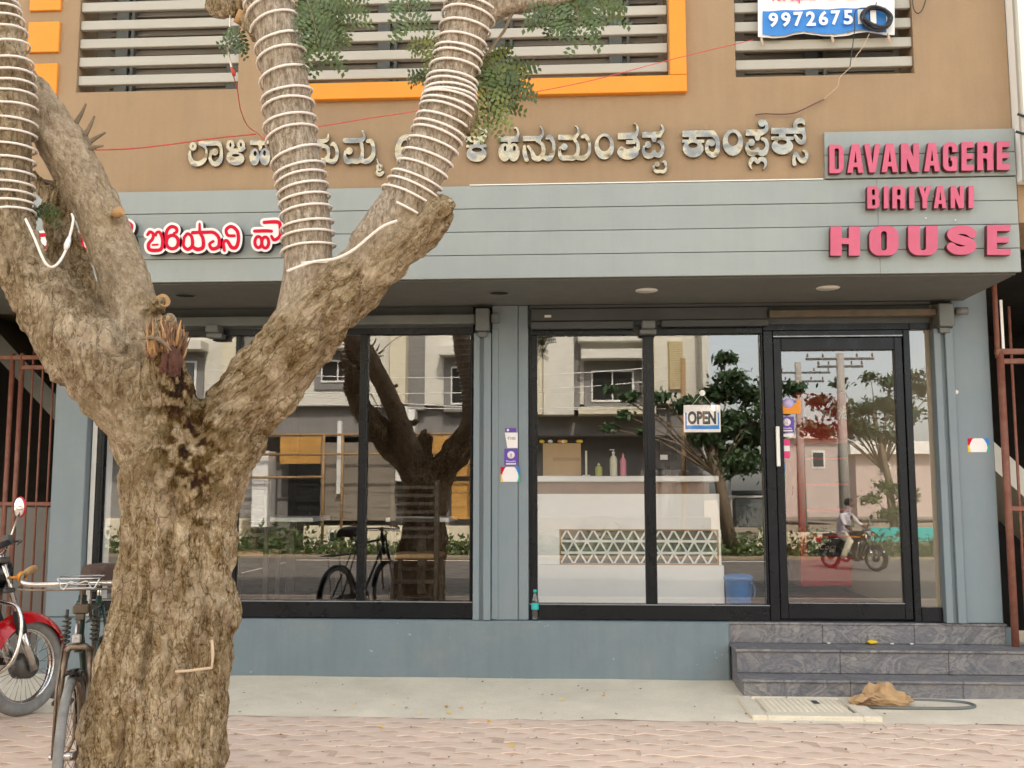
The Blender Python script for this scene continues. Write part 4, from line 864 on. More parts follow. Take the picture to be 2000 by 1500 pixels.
    # low split between the two root lobes
    gx = np.array([P(287, 1440, TY).x, 0]); g = np.exp(-((co[:, 0] - gx[0] - .01 * np.sin(co[:, 2] * 14)) / .014) ** 2) * np.clip((.62 - co[:, 2]) / .15, 0, 1) * (no[:, 1] < 0)
    d -= .06 * g
    # bare vertical seam above it
    for (px, y0, y1, wd, dp) in ((330, 1180, 1330, .012, .035), (322, 1240, 1320, .008, .03), (380, 900, 1100, .02, .03)):
        xx = P(px, (y0 + y1) / 2, TY).x; z0, z1 = P(px, y1, TY).z, P(px, y0, TY).z
        s_ = np.exp(-((co[:, 0] - xx - .02 * np.sin(co[:, 2] * 9)) / wd) ** 2) * np.clip((co[:, 2] - z0) / .06, 0, 1) * np.clip((z1 - co[:, 2]) / .06, 0, 1) * (no[:, 1] < 0)
        d -= dp * s_
    co2 = co + no * d[:, None]; tm.vertices.foreach_set('co', co2.ravel()); 
    for nm, v in (('lean_right', lr), ('lean_left', ll)): a = tm.attributes.new(nm, 'FLOAT', 'POINT'); a.data.foreach_set('value', np.clip(v, 0, 1).astype(np.float32))
    a = tm.attributes.new('smoothbark', 'FLOAT', 'POINT'); a.data.foreach_set('value', (sm * .9).astype(np.float32))
    stn = np.zeros(n)
    for px, py, r, k in ((345, 770, .16, .9), (370, 860, .17, .9), (385, 940, .13, .9), (340, 700, .07, .7), (395, 1010, .06, .8), (120, 430, .05, .5), (150, 520, .13, .55), (90, 385, .07, .5)):
        c = np.array(P(px, py, TY - .2)); dd = np.hypot(co[:, 0] - c[0], (co[:, 2] - c[2]) * .8) / r
        stn = np.maximum(stn, k * np.clip(1.3 - dd, 0, 1))
    nz = fbm(co * 30, 4, 55); stn = np.clip(stn * np.clip((nz - .40) * 9, 0, 1), 0, 1) * .85 * (no[:, 1] < .2)
    a = tm.attributes.new('stain', 'FLOAT', 'POINT'); a.data.foreach_set('value', stn.astype(np.float32))
    tm.polygons.foreach_set('use_smooth', [True] * len(tm.polygons)); tm.update()
    l0 = wloc(t); tm.transform(Matrix.Translation(-l0)); tm.name = 'trunk'; tm.materials.clear()
    link('trunk', tm, M['bark'], t)
    # sawn and torn wood
    def cut_face(px, py, dy, nrm, r, mat):
        c = P(px, py, TY + dy); nv = Vector(nrm).normalized(); q = MB(); q.cyl(c - nv * .03, c + nv * .012, r, 18, r * .93); q.build('cut_face', mat, t)
    cut_face(318, 588, .0, (.75, -.6, .25), .033, M['cut_wood']); cut_face(234, 413, .04, (.8, -.3, .35), .022, M['cut_wood'])
    cut_face(466, 32, 0, (-.8, -.45, .3), .034, M['cut_wood']); cut_face(410, 12, .1, (-.9, -.3, .1), .028, M['cut_wood'])
    c = P(326, 668, TY - .15); q = MB(); q2 = MB()
    for i in range(190):
        a = random.uniform(0, 6.28); r = .078 * math.sqrt(random.random()); b = Vector((c.x + r * math.cos(a), TY - .16 + r * math.sin(a) * .9, c.z - .05 + random.uniform(-.03, .03)))
        tip = b + Vector((random.uniform(-.03, .03), random.uniform(-.03, .02), random.uniform(.05, .135)))
        (q if i % 3 else q2).tube([b, (b + tip) / 2 + Vector((random.uniform(-.006, .006), 0, 0)), tip], [.009, .006, .0018], 5)
    q.build('splinter', M['split_wood'], t)['kind'] = 'stuff'; q2.build('splinter', M['cut_wood'], t)['kind'] = 'stuff'
    q = MB(); c2 = P(326, 705, TY - .215); vs, fs = ball_vf((0, 0, 0), 1, 40, 24, (1, 1, 1)); va = np.array(vs); nn = fbm(va * np.array([9, 3, 1.6]) + 5, 3, 8)
    q.add([(c2.x + v[0] * .050 * (.75 + .5 * k_), c2.y + .035 + v[1] * .05 * (.4 + 1.2 * k_), c2.z + v[2] * (.085 + .05 * (k_ - .45))) for v, k_ in zip(vs, nn)], fs, False); q.build('torn_wood', M['red_wood'], t)
    q = MB(); a_, b_, c_ = P(275, 662, TY - .19), P(300, 658, TY - .24), P(335, 685, TY - .245); q.tube([a_, b_, (b_ + c_) / 2 + Vector((0, 0, .01)), c_], [.005, .010, .009, .004], 8); q.build('root_strand', M['twig'], t)
    for pts in ([(148, 240), (160, 226), (164, 210)], [(166, 264), (178, 246), (181, 234)], [(174, 292), (186, 284), (196, 286)], [(176, 276), (186, 270), (200, 262)],
                [(108, 358), (80, 350), (60, 350)], [(105, 372), (78, 374), (56, 366)], [(110, 352), (98, 330), (88, 316)], [(818, 440), (822, 410), (821, 380)]):
        w = [P(x, y, TY + .14 + (.22 if x < 135 else 0) + (-.22 if x > 500 else 0)) for x, y in pts]; w = [w[0], w[0].lerp(w[-1], .55) + (w[1] - w[0].lerp(w[-1], .5)) * .35, w[-1] + (w[-1] - w[0]) * .25]
        k = len(w); q = MB(); q.tube(w, [.0125, .009, .0045], 6, smooth=False); q.build('broken_twig', M['twig'], t)
    # nail and pale lines
    w = [P(x, y, TY - .30) for x, y in ((343, 1312), (370, 1310), (414, 1304), (416, 1280), (414, 1250))]; q = MB(); q.tube(w, .006, 6); q.build('bent_rod', M['wire_tan'], t)
    return t, fr
tree, TF = make_tree()
# leaf sprays
def spray(mb, tw, base, tip, n, ln, rng):
    base, tip = Vector(base), Vector(tip); d = tip - base; L = d.length; side = d.cross(Vector((0, -1, .2))).normalized()
    pts = [base + d * t + Vector((0, 0, -.25 * L * t * t)) for t in [i / 6 for i in range(7)]]
    tw.tube(pts, [.0035 - .0004 * i for i in range(7)], 5)
    for i in range(n):
        t = (i + .6) / n; k = min(int(t * 6), 5); p = pts[k].lerp(pts[k + 1], t * 6 - k); ax = (pts[k + 1] - pts[k]).normalized()
        for s_ in (-1, 1):
            dirv = (side * s_ + ax * .5 + Vector((rng.uniform(-.3, .3), rng.uniform(-.5, .5), rng.uniform(-.6, .1)))).normalized()
            m = 5
            for j in range(m):        # pinna with leaflet pairs
                q0 = p + dirv * (ln * (j + .5) / m * 2.0) + Vector((0, 0, -.15 * ln * (j / m) ** 2))
                for s2 in (-1, 1):
                    lv = (dirv.cross(Vector((rng.uniform(-.3, .3), -1, rng.uniform(-.3, .3)))).normalized() * s2 + dirv * .4).normalized(); wv = dirv.cross(lv).normalized().cross(lv) * .30
                    l_ = ln * rng.uniform(.45, .62); mb.face([q0, q0 + lv * l_ * .45 + wv * l_, q0 + lv * l_, q0 + lv * l_ * .45 - wv * l_])
lf, lf2, tw = MB(), MB(), MB(); rng = random.Random(5)
SPR = [((940, 100), (1000, 150)), ((945, 110), (985, 195)), ((940, 120), (960, 215)), ((935, 115), (1015, 125)), ((950, 120), (1000, 180)), ((930, 130), (945, 225)), ((955, 95), (1010, 165)), ((945, 130), (975, 150)),
       ((845, 70), (825, 100)), ((842, 130), (828, 150)),
       ((790, -25), (805, 30)), ((680, -40), (690, 8)),
       ((1120, -10), (1135, 55)), ((1090, -5), (1065, 30)), ((1140, -20), (1175, 10)), ((1150, -25), (1190, 15)), ((1070, 0), (1085, 35)),
       ((600, -20), (640, 60)), ((600, 0), (625, 70)), ((610, -25), (690, 30)), ((598, 10), (610, 75)), ((600, -30), (650, 20)), ((615, -10), (640, 95)), ((605, -20), (600, 45)),
       ((470, 55), (458, 78)), ((95, 395), (82, 412))]
for (a, b) in SPR:
    yy = TY + rng.uniform(-.12, .22) + .05; small = abs(a[0] - b[0]) + abs(a[1] - b[1]) < 60
    spray(lf if rng.random() < .6 else lf2, tw, P(*a, yy), P(*b, yy + rng.uniform(-.12, .08)), 5 if small else 7, .045 if small else .056, rng)
tw.tube([P(1003, 18, TY), P(985, 60, TY), P(960, 95, TY), P(935, 120, TY)], [.009, .007, .006, .004], 6)
lf.build('foliage', M['leaf'], tree, fixn=False)['kind'] = 'stuff'; lf2.build('foliage', M['leaf_pale'], tree, fixn=False)['kind'] = 'stuff'; tw.build('twigs', M['twig'], tree)['kind'] = 'stuff'
# rope lights wound round three limbs
def rope(key, i0, i1, turns, label, lead=None, r=.0057, off=.0115, seed=1):
    w = TF[key]; path = [Vector(p[:3]) for p in w]; F = MB().frames(path); n = 0; pts = []; rr = random.Random(seed)
    a0, a1 = i0 * 1.0, i1 * 1.0; N = int(turns * 20); ph = [rr.uniform(-.25, .25) for _ in range(int(turns) + 3)]
    for k in range(N + 1):
        tt = k / N; ang = 2 * math.pi * turns * tt; tn = turns * tt; jit = ph[int(tn)] * (1 - tn % 1) + ph[int(tn) + 1] * (tn % 1)
        q = a0 + (a1 - a0) * tt + jit * (a1 - a0) / turns * 1.1; q = max(0, min(len(F) - 1.001, q)); i = int(q); f = q - i
        p = F[i][0].lerp(F[i + 1][0], f); u = F[i][2].lerp(F[i + 1][2], f); v = F[i][3].lerp(F[i + 1][3], f); rad = w[i][3] * (1 - f) + w[i + 1][3] * f + off
        pts.append(p + u * rad * math.cos(ang) + v * rad * math.sin(ang))
    if lead: pts = [Vector(x) for x in lead] + pts
    q = MB(); q.tube(pts, r, 7); o = q.build('rope_light', M['rope'], None)
    return tag(o, label, 'rope light', 'rope lights wound round the tree limbs')
rope('mid', 8, 55, 22, 'white rope light coiled round the upright middle limb', [P(x, y, TY - .16) for x, y in ((720, 470), (690, 490), (650, 505), (600, 515))][0:0])
rope('far_right', 7.5, 54, 32, 'white rope light coiled tightly round the right leaning limb')
rope('left', 48, 90, 23, 'white rope light coiled round the leftmost limb', seed=4)
q = MB(); w = [P(x, y, TY - .17) for x, y in ((776, 431), (752, 440), (730, 455), (690, 488), (655, 505), (610, 512), (560, 530))]; q.tube([Vector(a) for a in spline([tuple(v) for v in w], 6)], .0062, 7); tag(q.build('rope_light', M['rope']), 'loose white rope light bridging the fork between two wrapped limbs', 'rope light')
q = MB(); w = [P(x, y, TY + dy) for x, y, dy in ((50, 428, -.12), (66, 462, -.14), (84, 505, -.14), (97, 521, -.13), (112, 516, -.1), (127, 492, -.06), (136, 462, -.02), (143, 430, .02), (140, 418, .06))]; q.tube([Vector(a) for a in spline([tuple(v) for v in w], 6)], .006, 7)
t = thing('loose_cord', 'white cord end looping down below the leftmost wrapped limb', 'cord', P(97, 521, TY)); q.build('cord', M['rope'], t)
q = MB(); a, b = P(128, 488, TY - .06), P(136, 462, TY - .02); q.tube([a, a.lerp(b, .3), a.lerp(b, .7), b], [.007, .014, .012, .006], 8); q.build('connector', M['white_plast'], t)

# ------------------------------------------------------------------ cords, banner, cable coil on the upper wall
def cord(name, pts, r, mat, label, cat='cord', n=6):
    q = MB(); q.tube([Vector(a) for a in spline([tuple(P(*p)) for p in pts], 6)], r, n); return tag(q.build(name, mat), label, cat)
cord('tied_string', [(186, 293, -3.5), (260, 290, -3.35), (340, 281, -3.2), (420, 270, -3.1), (500, 262, -3.0)], .0035, M['wire_red'], 'red cord tied from a sawn twig to the middle limb')
cord('tied_string', [(612, 249, -3.0), (720, 231, -2.7), (800, 219, -2.5), (930, 196, -2.2), (1020, 184, -1.9), (1160, 156, -1.6), (1320, 114, -1.3), (1470, 78, -1.12)], .003, M['wire_red'], 'long red cord stretched from the middle limb to the banner')
t = thing('plug_cord', 'hanging white cord with plug and red tail left of the middle limb', 'cord', P(447, 0, -3.6))
q = MB(); q.tube([Vector(a) for a in spline([tuple(P(*p)) for p in ((449, -40, -3.6), (450, 20, -3.6), (448, 70, -3.6), (446, 100, -3.6), (453, 135, -3.6))], 6)], .005, 6); q.build('cord', M['rope'], t)
q = MB(); q.tube([P(449, 62, -3.61), P(448, 70, -3.61), P(446, 88, -3.61), P(446, 98, -3.61)], [.006, .013, .012, .006], 8); q.build('plug', M['white_plast'], t)
q = MB(); q.tube([P(452, 132, -3.61), P(456, 140, -3.61), P(457, 148, -3.61)], [.006, .011, .008], 6); q.tube([Vector(a) for a in spline([tuple(P(*p)) for p in ((456, 148, -3.6), (464, 178, -3.5), (470, 215, -3.3), (484, 246, -3.1), (505, 262, -3.0), (520, 278, -3.0), (515, 262, -3.0))], 6)], .0025, 5); q.build('red_tail', M['wire_red'], t)
BY = UY - .012
ban = thing('flex_banner', 'blue and white flex banner with phone number tied over the right louvres', 'banner', P(1610, 40, BY))
def banner_sheet(px0, px1, top, bot, Y, mat, name, nx=30, nz=8):
    mb = MB(); vs = []
    for j in range(nz + 1):
        for i in range(nx + 1):
            f = i / nx; x = px0 + (px1 - px0) * f; yy = top(f) + (bot(f) - top(f)) * j / nz
            p = P(x, yy, Y); vs.append((p.x, p.y - .010 + .006 * math.sin(i * .9 + j * .35) + .004 * math.sin(i * 2.3) * (j / nz), p.z))
    mb.add(vs, [(j * (nx + 1) + i, j * (nx + 1) + i + 1, (j + 1) * (nx + 1) + i + 1, (j + 1) * (nx + 1) + i) for j in range(nz) for i in range(nx)], True)
    return mb.build(name, mat, ban, fixn=False)
edge = lambda f: 70 - 6 * f + 3.5 * math.sin(f * 14)
banner_sheet(1480, 1746, lambda f: -60, lambda f: edge(f) + 3, BY - .012, M['white'], 'sheet')
banner_sheet(1489, 1730, lambda f: 23 - 8 * f, lambda f: edge(f) - 2, BY - .028, M['sky_print'], 'blue_band')
for i, ch in enumerate('997267511'):
    px = 1508 + 24.2 * i; c = P(px, 60 - 7 * i / 8, BY); p2 = P(px + 19, 52, BY)
    text(ch, 'printed_digit', c.x, c.z, BY - .056, .108, M['white'], ban, width=(p2.x - c.x) * (.6 if ch == '1' else .95), bold=.03)
c = P(1595, 8, BY); text('900 Sq.mtr  1st Floor', 'printed_line', c.x, c.z - .01, BY - .036, .10, M['rose'], ban, width=.66, bold=.02)
for px, py in ((1487, 88), (1625, 84), (1735, 82)):
    a, b = P(px, py - 16, BY - .02), P(px + 3, py + 2, BY - .03); q = MB(); q.tube([a, a.lerp(b, .5), b], [.010, .016, .008], 6, flat=.4); q.build('tie', M['wire_tan'], ban)
coil = thing('cable_coil', 'coil of black cable hanging in front of the banner', 'cable', P(1712, 33, UY - .06))
c0 = P(1712, 35, UY - .09)
for i in range(7):
    q = MB(); pts = []
    rx, rz = .098 + random.uniform(-.012, .012), .082 + random.uniform(-.012, .012); tl = .35 + random.uniform(-.15, .15); oy = random.uniform(-.03, .03)
    for k in range(33):
        a = 2 * math.pi * k / 32; x, z = rx * math.cos(a), rz * math.sin(a); pts.append((c0.x + x * math.cos(tl) + z * math.sin(tl) + .004 * math.sin(3 * a + i), c0.y + oy + .01 * math.sin(a + i), c0.z - x * math.sin(tl) + z * math.cos(tl)))
    q.tube(pts, .0075, 7, cap=False); q.build('loop', M['wire_black'], coil)
cord('cable_tail', [(1712, 5, UY - .1), (1705, 15, UY - .1), (1672, 20, UY - .09), (1669, 60, UY - .09), (1664, 100, UY - .08), (1660, 130, UY - .08)], .0035, M['wire_black'], 'thin black cable hanging straight down from the coil', 'cable')
cord('frayed_cord', [(1698, 66, UY - .08), (1685, 92, UY - .08), (1672, 110, UY - .08), (1664, 128, UY - .08), (1652, 140, UY - .07), (1640, 152, UY - .06), (1636, 168, UY - .05), (1620, 184, UY - .03), (1604, 198, UY - .02)], .003, M['wire_tan'], 'frayed tan cord dangling below the cable coil')
cord('brown_cable', [(1475, 224, UY - .02), (1495, 222, UY - .03), (1520, 223, UY - .03), (1550, 221, UY - .04), (1572, 212, UY - .04), (1592, 202, UY - .03), (1610, 194, UY - .02)], .005, M['wire_brown'], 'brown cable sagging from a wall hole above the steel letters', 'cable')
cord('black_cable', [(1782, -10, UY - .03), (1784, 15, UY - .03), (1792, 26, UY - .04), (1802, 18, UY - .04), (1810, -8, UY - .03)], .004, M['wire_black'], 'black cable loop hanging at the top right of the tan wall', 'cable')

# ------------------------------------------------------------------ bicycle leaning by the trunk
def arc(c, Rr, a0, a1, n, y=0):
    return [Vector((c[0] + Rr * math.cos(a0 + (a1 - a0) * i / n), y, c[1] + Rr * math.sin(a0 + (a1 - a0) * i / n))) for i in range(n + 1)]
def strip(mb, path, half, thick=.003, sag=.25):
    """mudguard: a curved strip along an arc path in the xz plane"""
    fr = mb.frames(path); vs = []; m = 6
    for p, t, u, w in fr:
        nrm = t.cross(Vector((0, 1, 0)))
        for j in range(m + 1):
            s_ = -1 + 2 * j / m; vs.append(p + Vector((0, half * s_, 0)) + nrm * (half * sag * s_ * s_))
    n = len(fr); return mb.add(vs, [(i * (m + 1) + j, i * (m + 1) + j + 1, (i + 1) * (m + 1) + j + 1, (i + 1) * (m + 1) + j) for i in range(n - 1) for j in range(m)], True)
def bicycle(label):
    t = thing('bicycle', label, 'bicycle')
    Rw = .345
    for ax in (0, -1.12):
        q = MB(); q.ring((ax, 0, Rw), (0, 1, 0), Rw - .019, .019, 44, 8, flat=1.05); ty = q.build('tyre', M['grey_rub'], t)
        q = MB(); q.ring((ax, 0, Rw), (0, 1, 0), Rw - .043, .011, 44, 6, flat=1.4); rim = q.build('rim', M['old_steel'], t)
        q = MB()
        for i in range(32):
            a = 2 * math.pi * i / 32; s_ = -1 if i % 2 else 1; q.cyl((ax + .02 * math.cos(a + .9 * s_), .028 * s_, Rw + .02 * math.sin(a + .9 * s_)), (ax + (Rw - .05) * math.cos(a), 0, Rw + (Rw - .05) * math.sin(a)), .0013, 4)
        q.build('spokes', M['old_steel'], rim)
        q = MB(); q.cyl((ax, -.05, Rw), (ax, .05, Rw), .019, 12); q.cyl((ax, -.08, Rw), (ax, .08, Rw), .007, 8)
        for s_ in (-1, 1): q.cyl((ax, s_ * .066, Rw), (ax, s_ * .082, Rw), .013, 6)
        q.build('hub', M['chrome'], t)
    q = MB(); strip(q, arc((0, Rw), Rw + .016, R(76), R(170), 16), .032, sag=.35); q.build('mudguard', M['black_gloss'], t)
    q = MB(); strip(q, arc((-1.12, Rw), Rw + .016, R(10), R(190), 22), .032, sag=.35); q.build('mudguard', M['black_gloss'], t)
    q = MB(); cr = (-.105, 0, .765)
    for s_ in (-1, 1):
        q.tube([(0, s_ * .060, Rw), (-.02, s_ * .062, .48), (-.075, s_ * .054, .70), (-.10, s_ * .046, .765)], [.009, .011, .013, .014], 8)
        q.tube([(.012, s_ * .068, Rw), (-.03, s_ * .070, .62), (-.115, s_ * .064, .80)], .006, 6)
    q.tube([(-.10, -.05, .765), (-.098, -.03, .785), (-.098, .03, .785), (-.10, .05, .765)], .015, 8); q.build('fork', M['old_steel'], t)
    for s_ in (-1, 1):
        q = MB(); pts = []
        for k in range(73):
            a = 2 * math.pi * k / 12; pts.append((-.128 - .0004 * k + .017 * math.cos(a), s_ * .060 + .017 * math.sin(a), .80 + .115 * k / 72))
        q.tube(pts, .0042, 5); q.cyl((-.125, s_ * .06, .79), (-.16, s_ * .06, .94), .007, 6); q.build('fork_spring', M['dark_metal'], t)
    q = MB(); q.cyl((-.105, 0, .76), (-.165, 0, 1.0), .018, 12); q.cyl((-.118, 0, .80), (-.112, 0, .79), .025, 12); q.cyl((-.158, 0, .975), (-.152, 0, .95), .025, 12)
    q.cyl((-.15, 0, .93), (-.72, 0, .90), .014, 10); q.cyl((-.13, 0, .86), (-.60, 0, .30), .015, 10); q.cyl((-.60, 0, .29), (-.735, 0, .94), .014, 10)
    for s_ in (-1, 1): q.cyl((-.60, s_ * .03, .29), (-1.12, s_ * .06, Rw), .009, 8); q.cyl((-.725, s_ * .02, .90), (-1.12, s_ * .06, Rw), .008, 8)
    q.build('frame', M['green_paint'], t)
    q = MB(); q.cyl((-.735, 0, .93), (-.75, 0, 1.0), .012, 8); q.build('seat_post', M['chrome'], t)
    q = MB(); vs = []; prof = [(-1.0, .105, .0), (-.93, .115, .03), (-.84, .105, .036), (-.76, .066, .03), (-.68, .036, .024), (-.60, .026, .018), (-.565, .014, .0)]
    for x, hw, hz in prof:
        for j in range(9):
            a = math.pi * j / 8; vs.append((x + .02, hw * math.cos(a), 1.035 + hz + .030 * math.sin(a) - (.05 if j in (0, 8) else 0)))
    q.add(vs, [(i * 9 + j, i * 9 + j + 1, (i + 1) * 9 + j + 1, (i + 1) * 9 + j) for i in range(6) for j in range(8)], True); q.face([vs[j] for j in range(9)]); sd_ = q.build('saddle', M['leather'], t)
    q = MB()
    for s_ in (-1, 1):
        pts = [(-.93 + .024 * math.cos(2 * math.pi * k / 10), s_ * .06 + .024 * math.sin(2 * math.pi * k / 10), .95 + .07 * k / 40) for k in range(41)]; q.tube(pts, .004, 5)
    q.build('saddle_spring', M['dark_metal'], sd_)
    q = MB(); q.cyl((-.160, 0, .98), (-.172, 0, 1.055), .013, 10); q.box(-.19, -.145, -.022, .022, 1.03, 1.07, .008); q.build('stem', M['old_steel'], t)
    hb = [(-.33, -.265, 1.092), (-.27, -.272, 1.072), (-.215, -.25, 1.055), (-.178, -.19, 1.05), (-.165, -.1, 1.052), (-.165, 0, 1.054), (-.165, .1, 1.052), (-.178, .19, 1.05), (-.215, .25, 1.055), (-.27, .272, 1.072), (-.33, .265, 1.092)]
    q = MB(); q.tube([Vector(a) for a in spline(hb, 5)], .0115, 10); h = q.build('handlebar', M['chrome'], t)
    for s_ in (-1, 1):
        q = MB(); q.tube([(-.30, s_ * .270, 1.082), (-.34, s_ * .262, 1.096), (-.42, s_ * .25, 1.105), (-.43, s_ * .249, 1.106)], [.016, .017, .0175, .012], 10); q.build('grip', M['cut_wood'], h)
    q = MB(); q.tube([Vector(a) for a in spline([(-.34, -.285, 1.035), (-.24, -.28, 1.028), (-.16, -.20, 1.028), (-.14, 0, 1.028), (-.16, .20, 1.028), (-.24, .28, 1.028), (-.34, .285, 1.035)], 5)], .0048, 6)
    q.cyl((-.13, .0, 1.02), (-.085, .0, .80), .004, 6); q.cyl((-.15, .035, 1.02), (-.14, .04, .90), .004, 6); q.build('brake_rod', M['old_steel'], t)
    q = MB(); q.box(-.155, -.10, -.032, .036, .925, .965, .006); q.box(-.13, -.09, -.02, .02, .90, .925, .004); q.build('lamp_bracket', M['rusty_rail'], t)
    q = MB(); q.cyl((-.10, -.01, .885), (-.085, -.01, .82), .007, 6); q.box(-.105, -.08, -.025, .012, .80, .84, .006); q.build('lock_chain', M['silver'], t)
    q = MB(); zc = 1.085
    lp = [(-.02, -.085, zc), (-.02, .085, zc), (-.14, .095, zc + .004), (-.14, -.095, zc + .004), (-.02, -.085, zc)]; q.tube(lp, .0032, 5)
    lp = [(-.015, -.07, zc - .04), (-.015, .07, zc - .04), (-.14, .08, zc - .035), (-.14, -.08, zc - .035), (-.015, -.07, zc - .04)]; q.tube(lp, .0032, 5)
    q.tube([Vector(a) for a in spline([(-.02, -.085, zc), (-.015, -.06, zc - .045), (-.015, -.035, zc - .012), (-.015, 0, zc - .02), (-.015, .035, zc - .012), (-.015, .06, zc - .045), (-.02, .085, zc)], 5)], .0034, 5); q.build('front_rack', M['silver'], t)
    q = MB()
    for y in (-.07, -.025, .025, .07): q.cyl((-.86, y, .80), (-1.36, y, .80), .005, 6)
    for x in (-.9, -1.1, -1.3): q.cyl((x, -.075, .80), (x, .075, .80), .005, 6)
    for s_ in (-1, 1): q.cyl((-1.2, s_ * .07, .80), (-1.12, s_ * .07, .36), .005, 6)
    q.build('rear_rack', M['dark_metal'], t)
    q = MB(); q.cyl((-.60, -.06, .29), (-.60, .06, .29), .018, 12); q.box(-.615, -.585, .06, .075, .12, .30, .004); q.box(-.615, -.585, -.075, -.06, .28, .46, .004); q.ring((-.60, .045, .29), (0, 1, 0), .085, .008, 26, 6); q.build('crank', M['old_steel'], t)
    for s_, z in ((1, .12), (-1, .46)):
        q = MB(); q.box(-.64, -.56, s_ * .08, s_ * .17, z - .012, z + .012, .006); q.build('pedal', M['black_rub'], t)
    q = MB(); q.box(-1.17, -.55, .052, .060, .325, .385, .003); q.box(-1.17, -.55, .052, .060, .215, .245, .003); q.build('chain_guard', M['black_gloss'], t)
    q = MB(); q.cyl((-1.05, -.08, .30), (-1.0, -.20, .02), .008, 6); q.build('stand', M['old_steel'], t)
    return t
bk = bicycle('old rod brake bicycle parked beside the tree, seen from the front')
bp = P(137, 1468, TY - .02); bk.location = (bp.x, bp.y, 0); bk.rotation_euler = (0, R(0), math.atan2(-.954, .32))

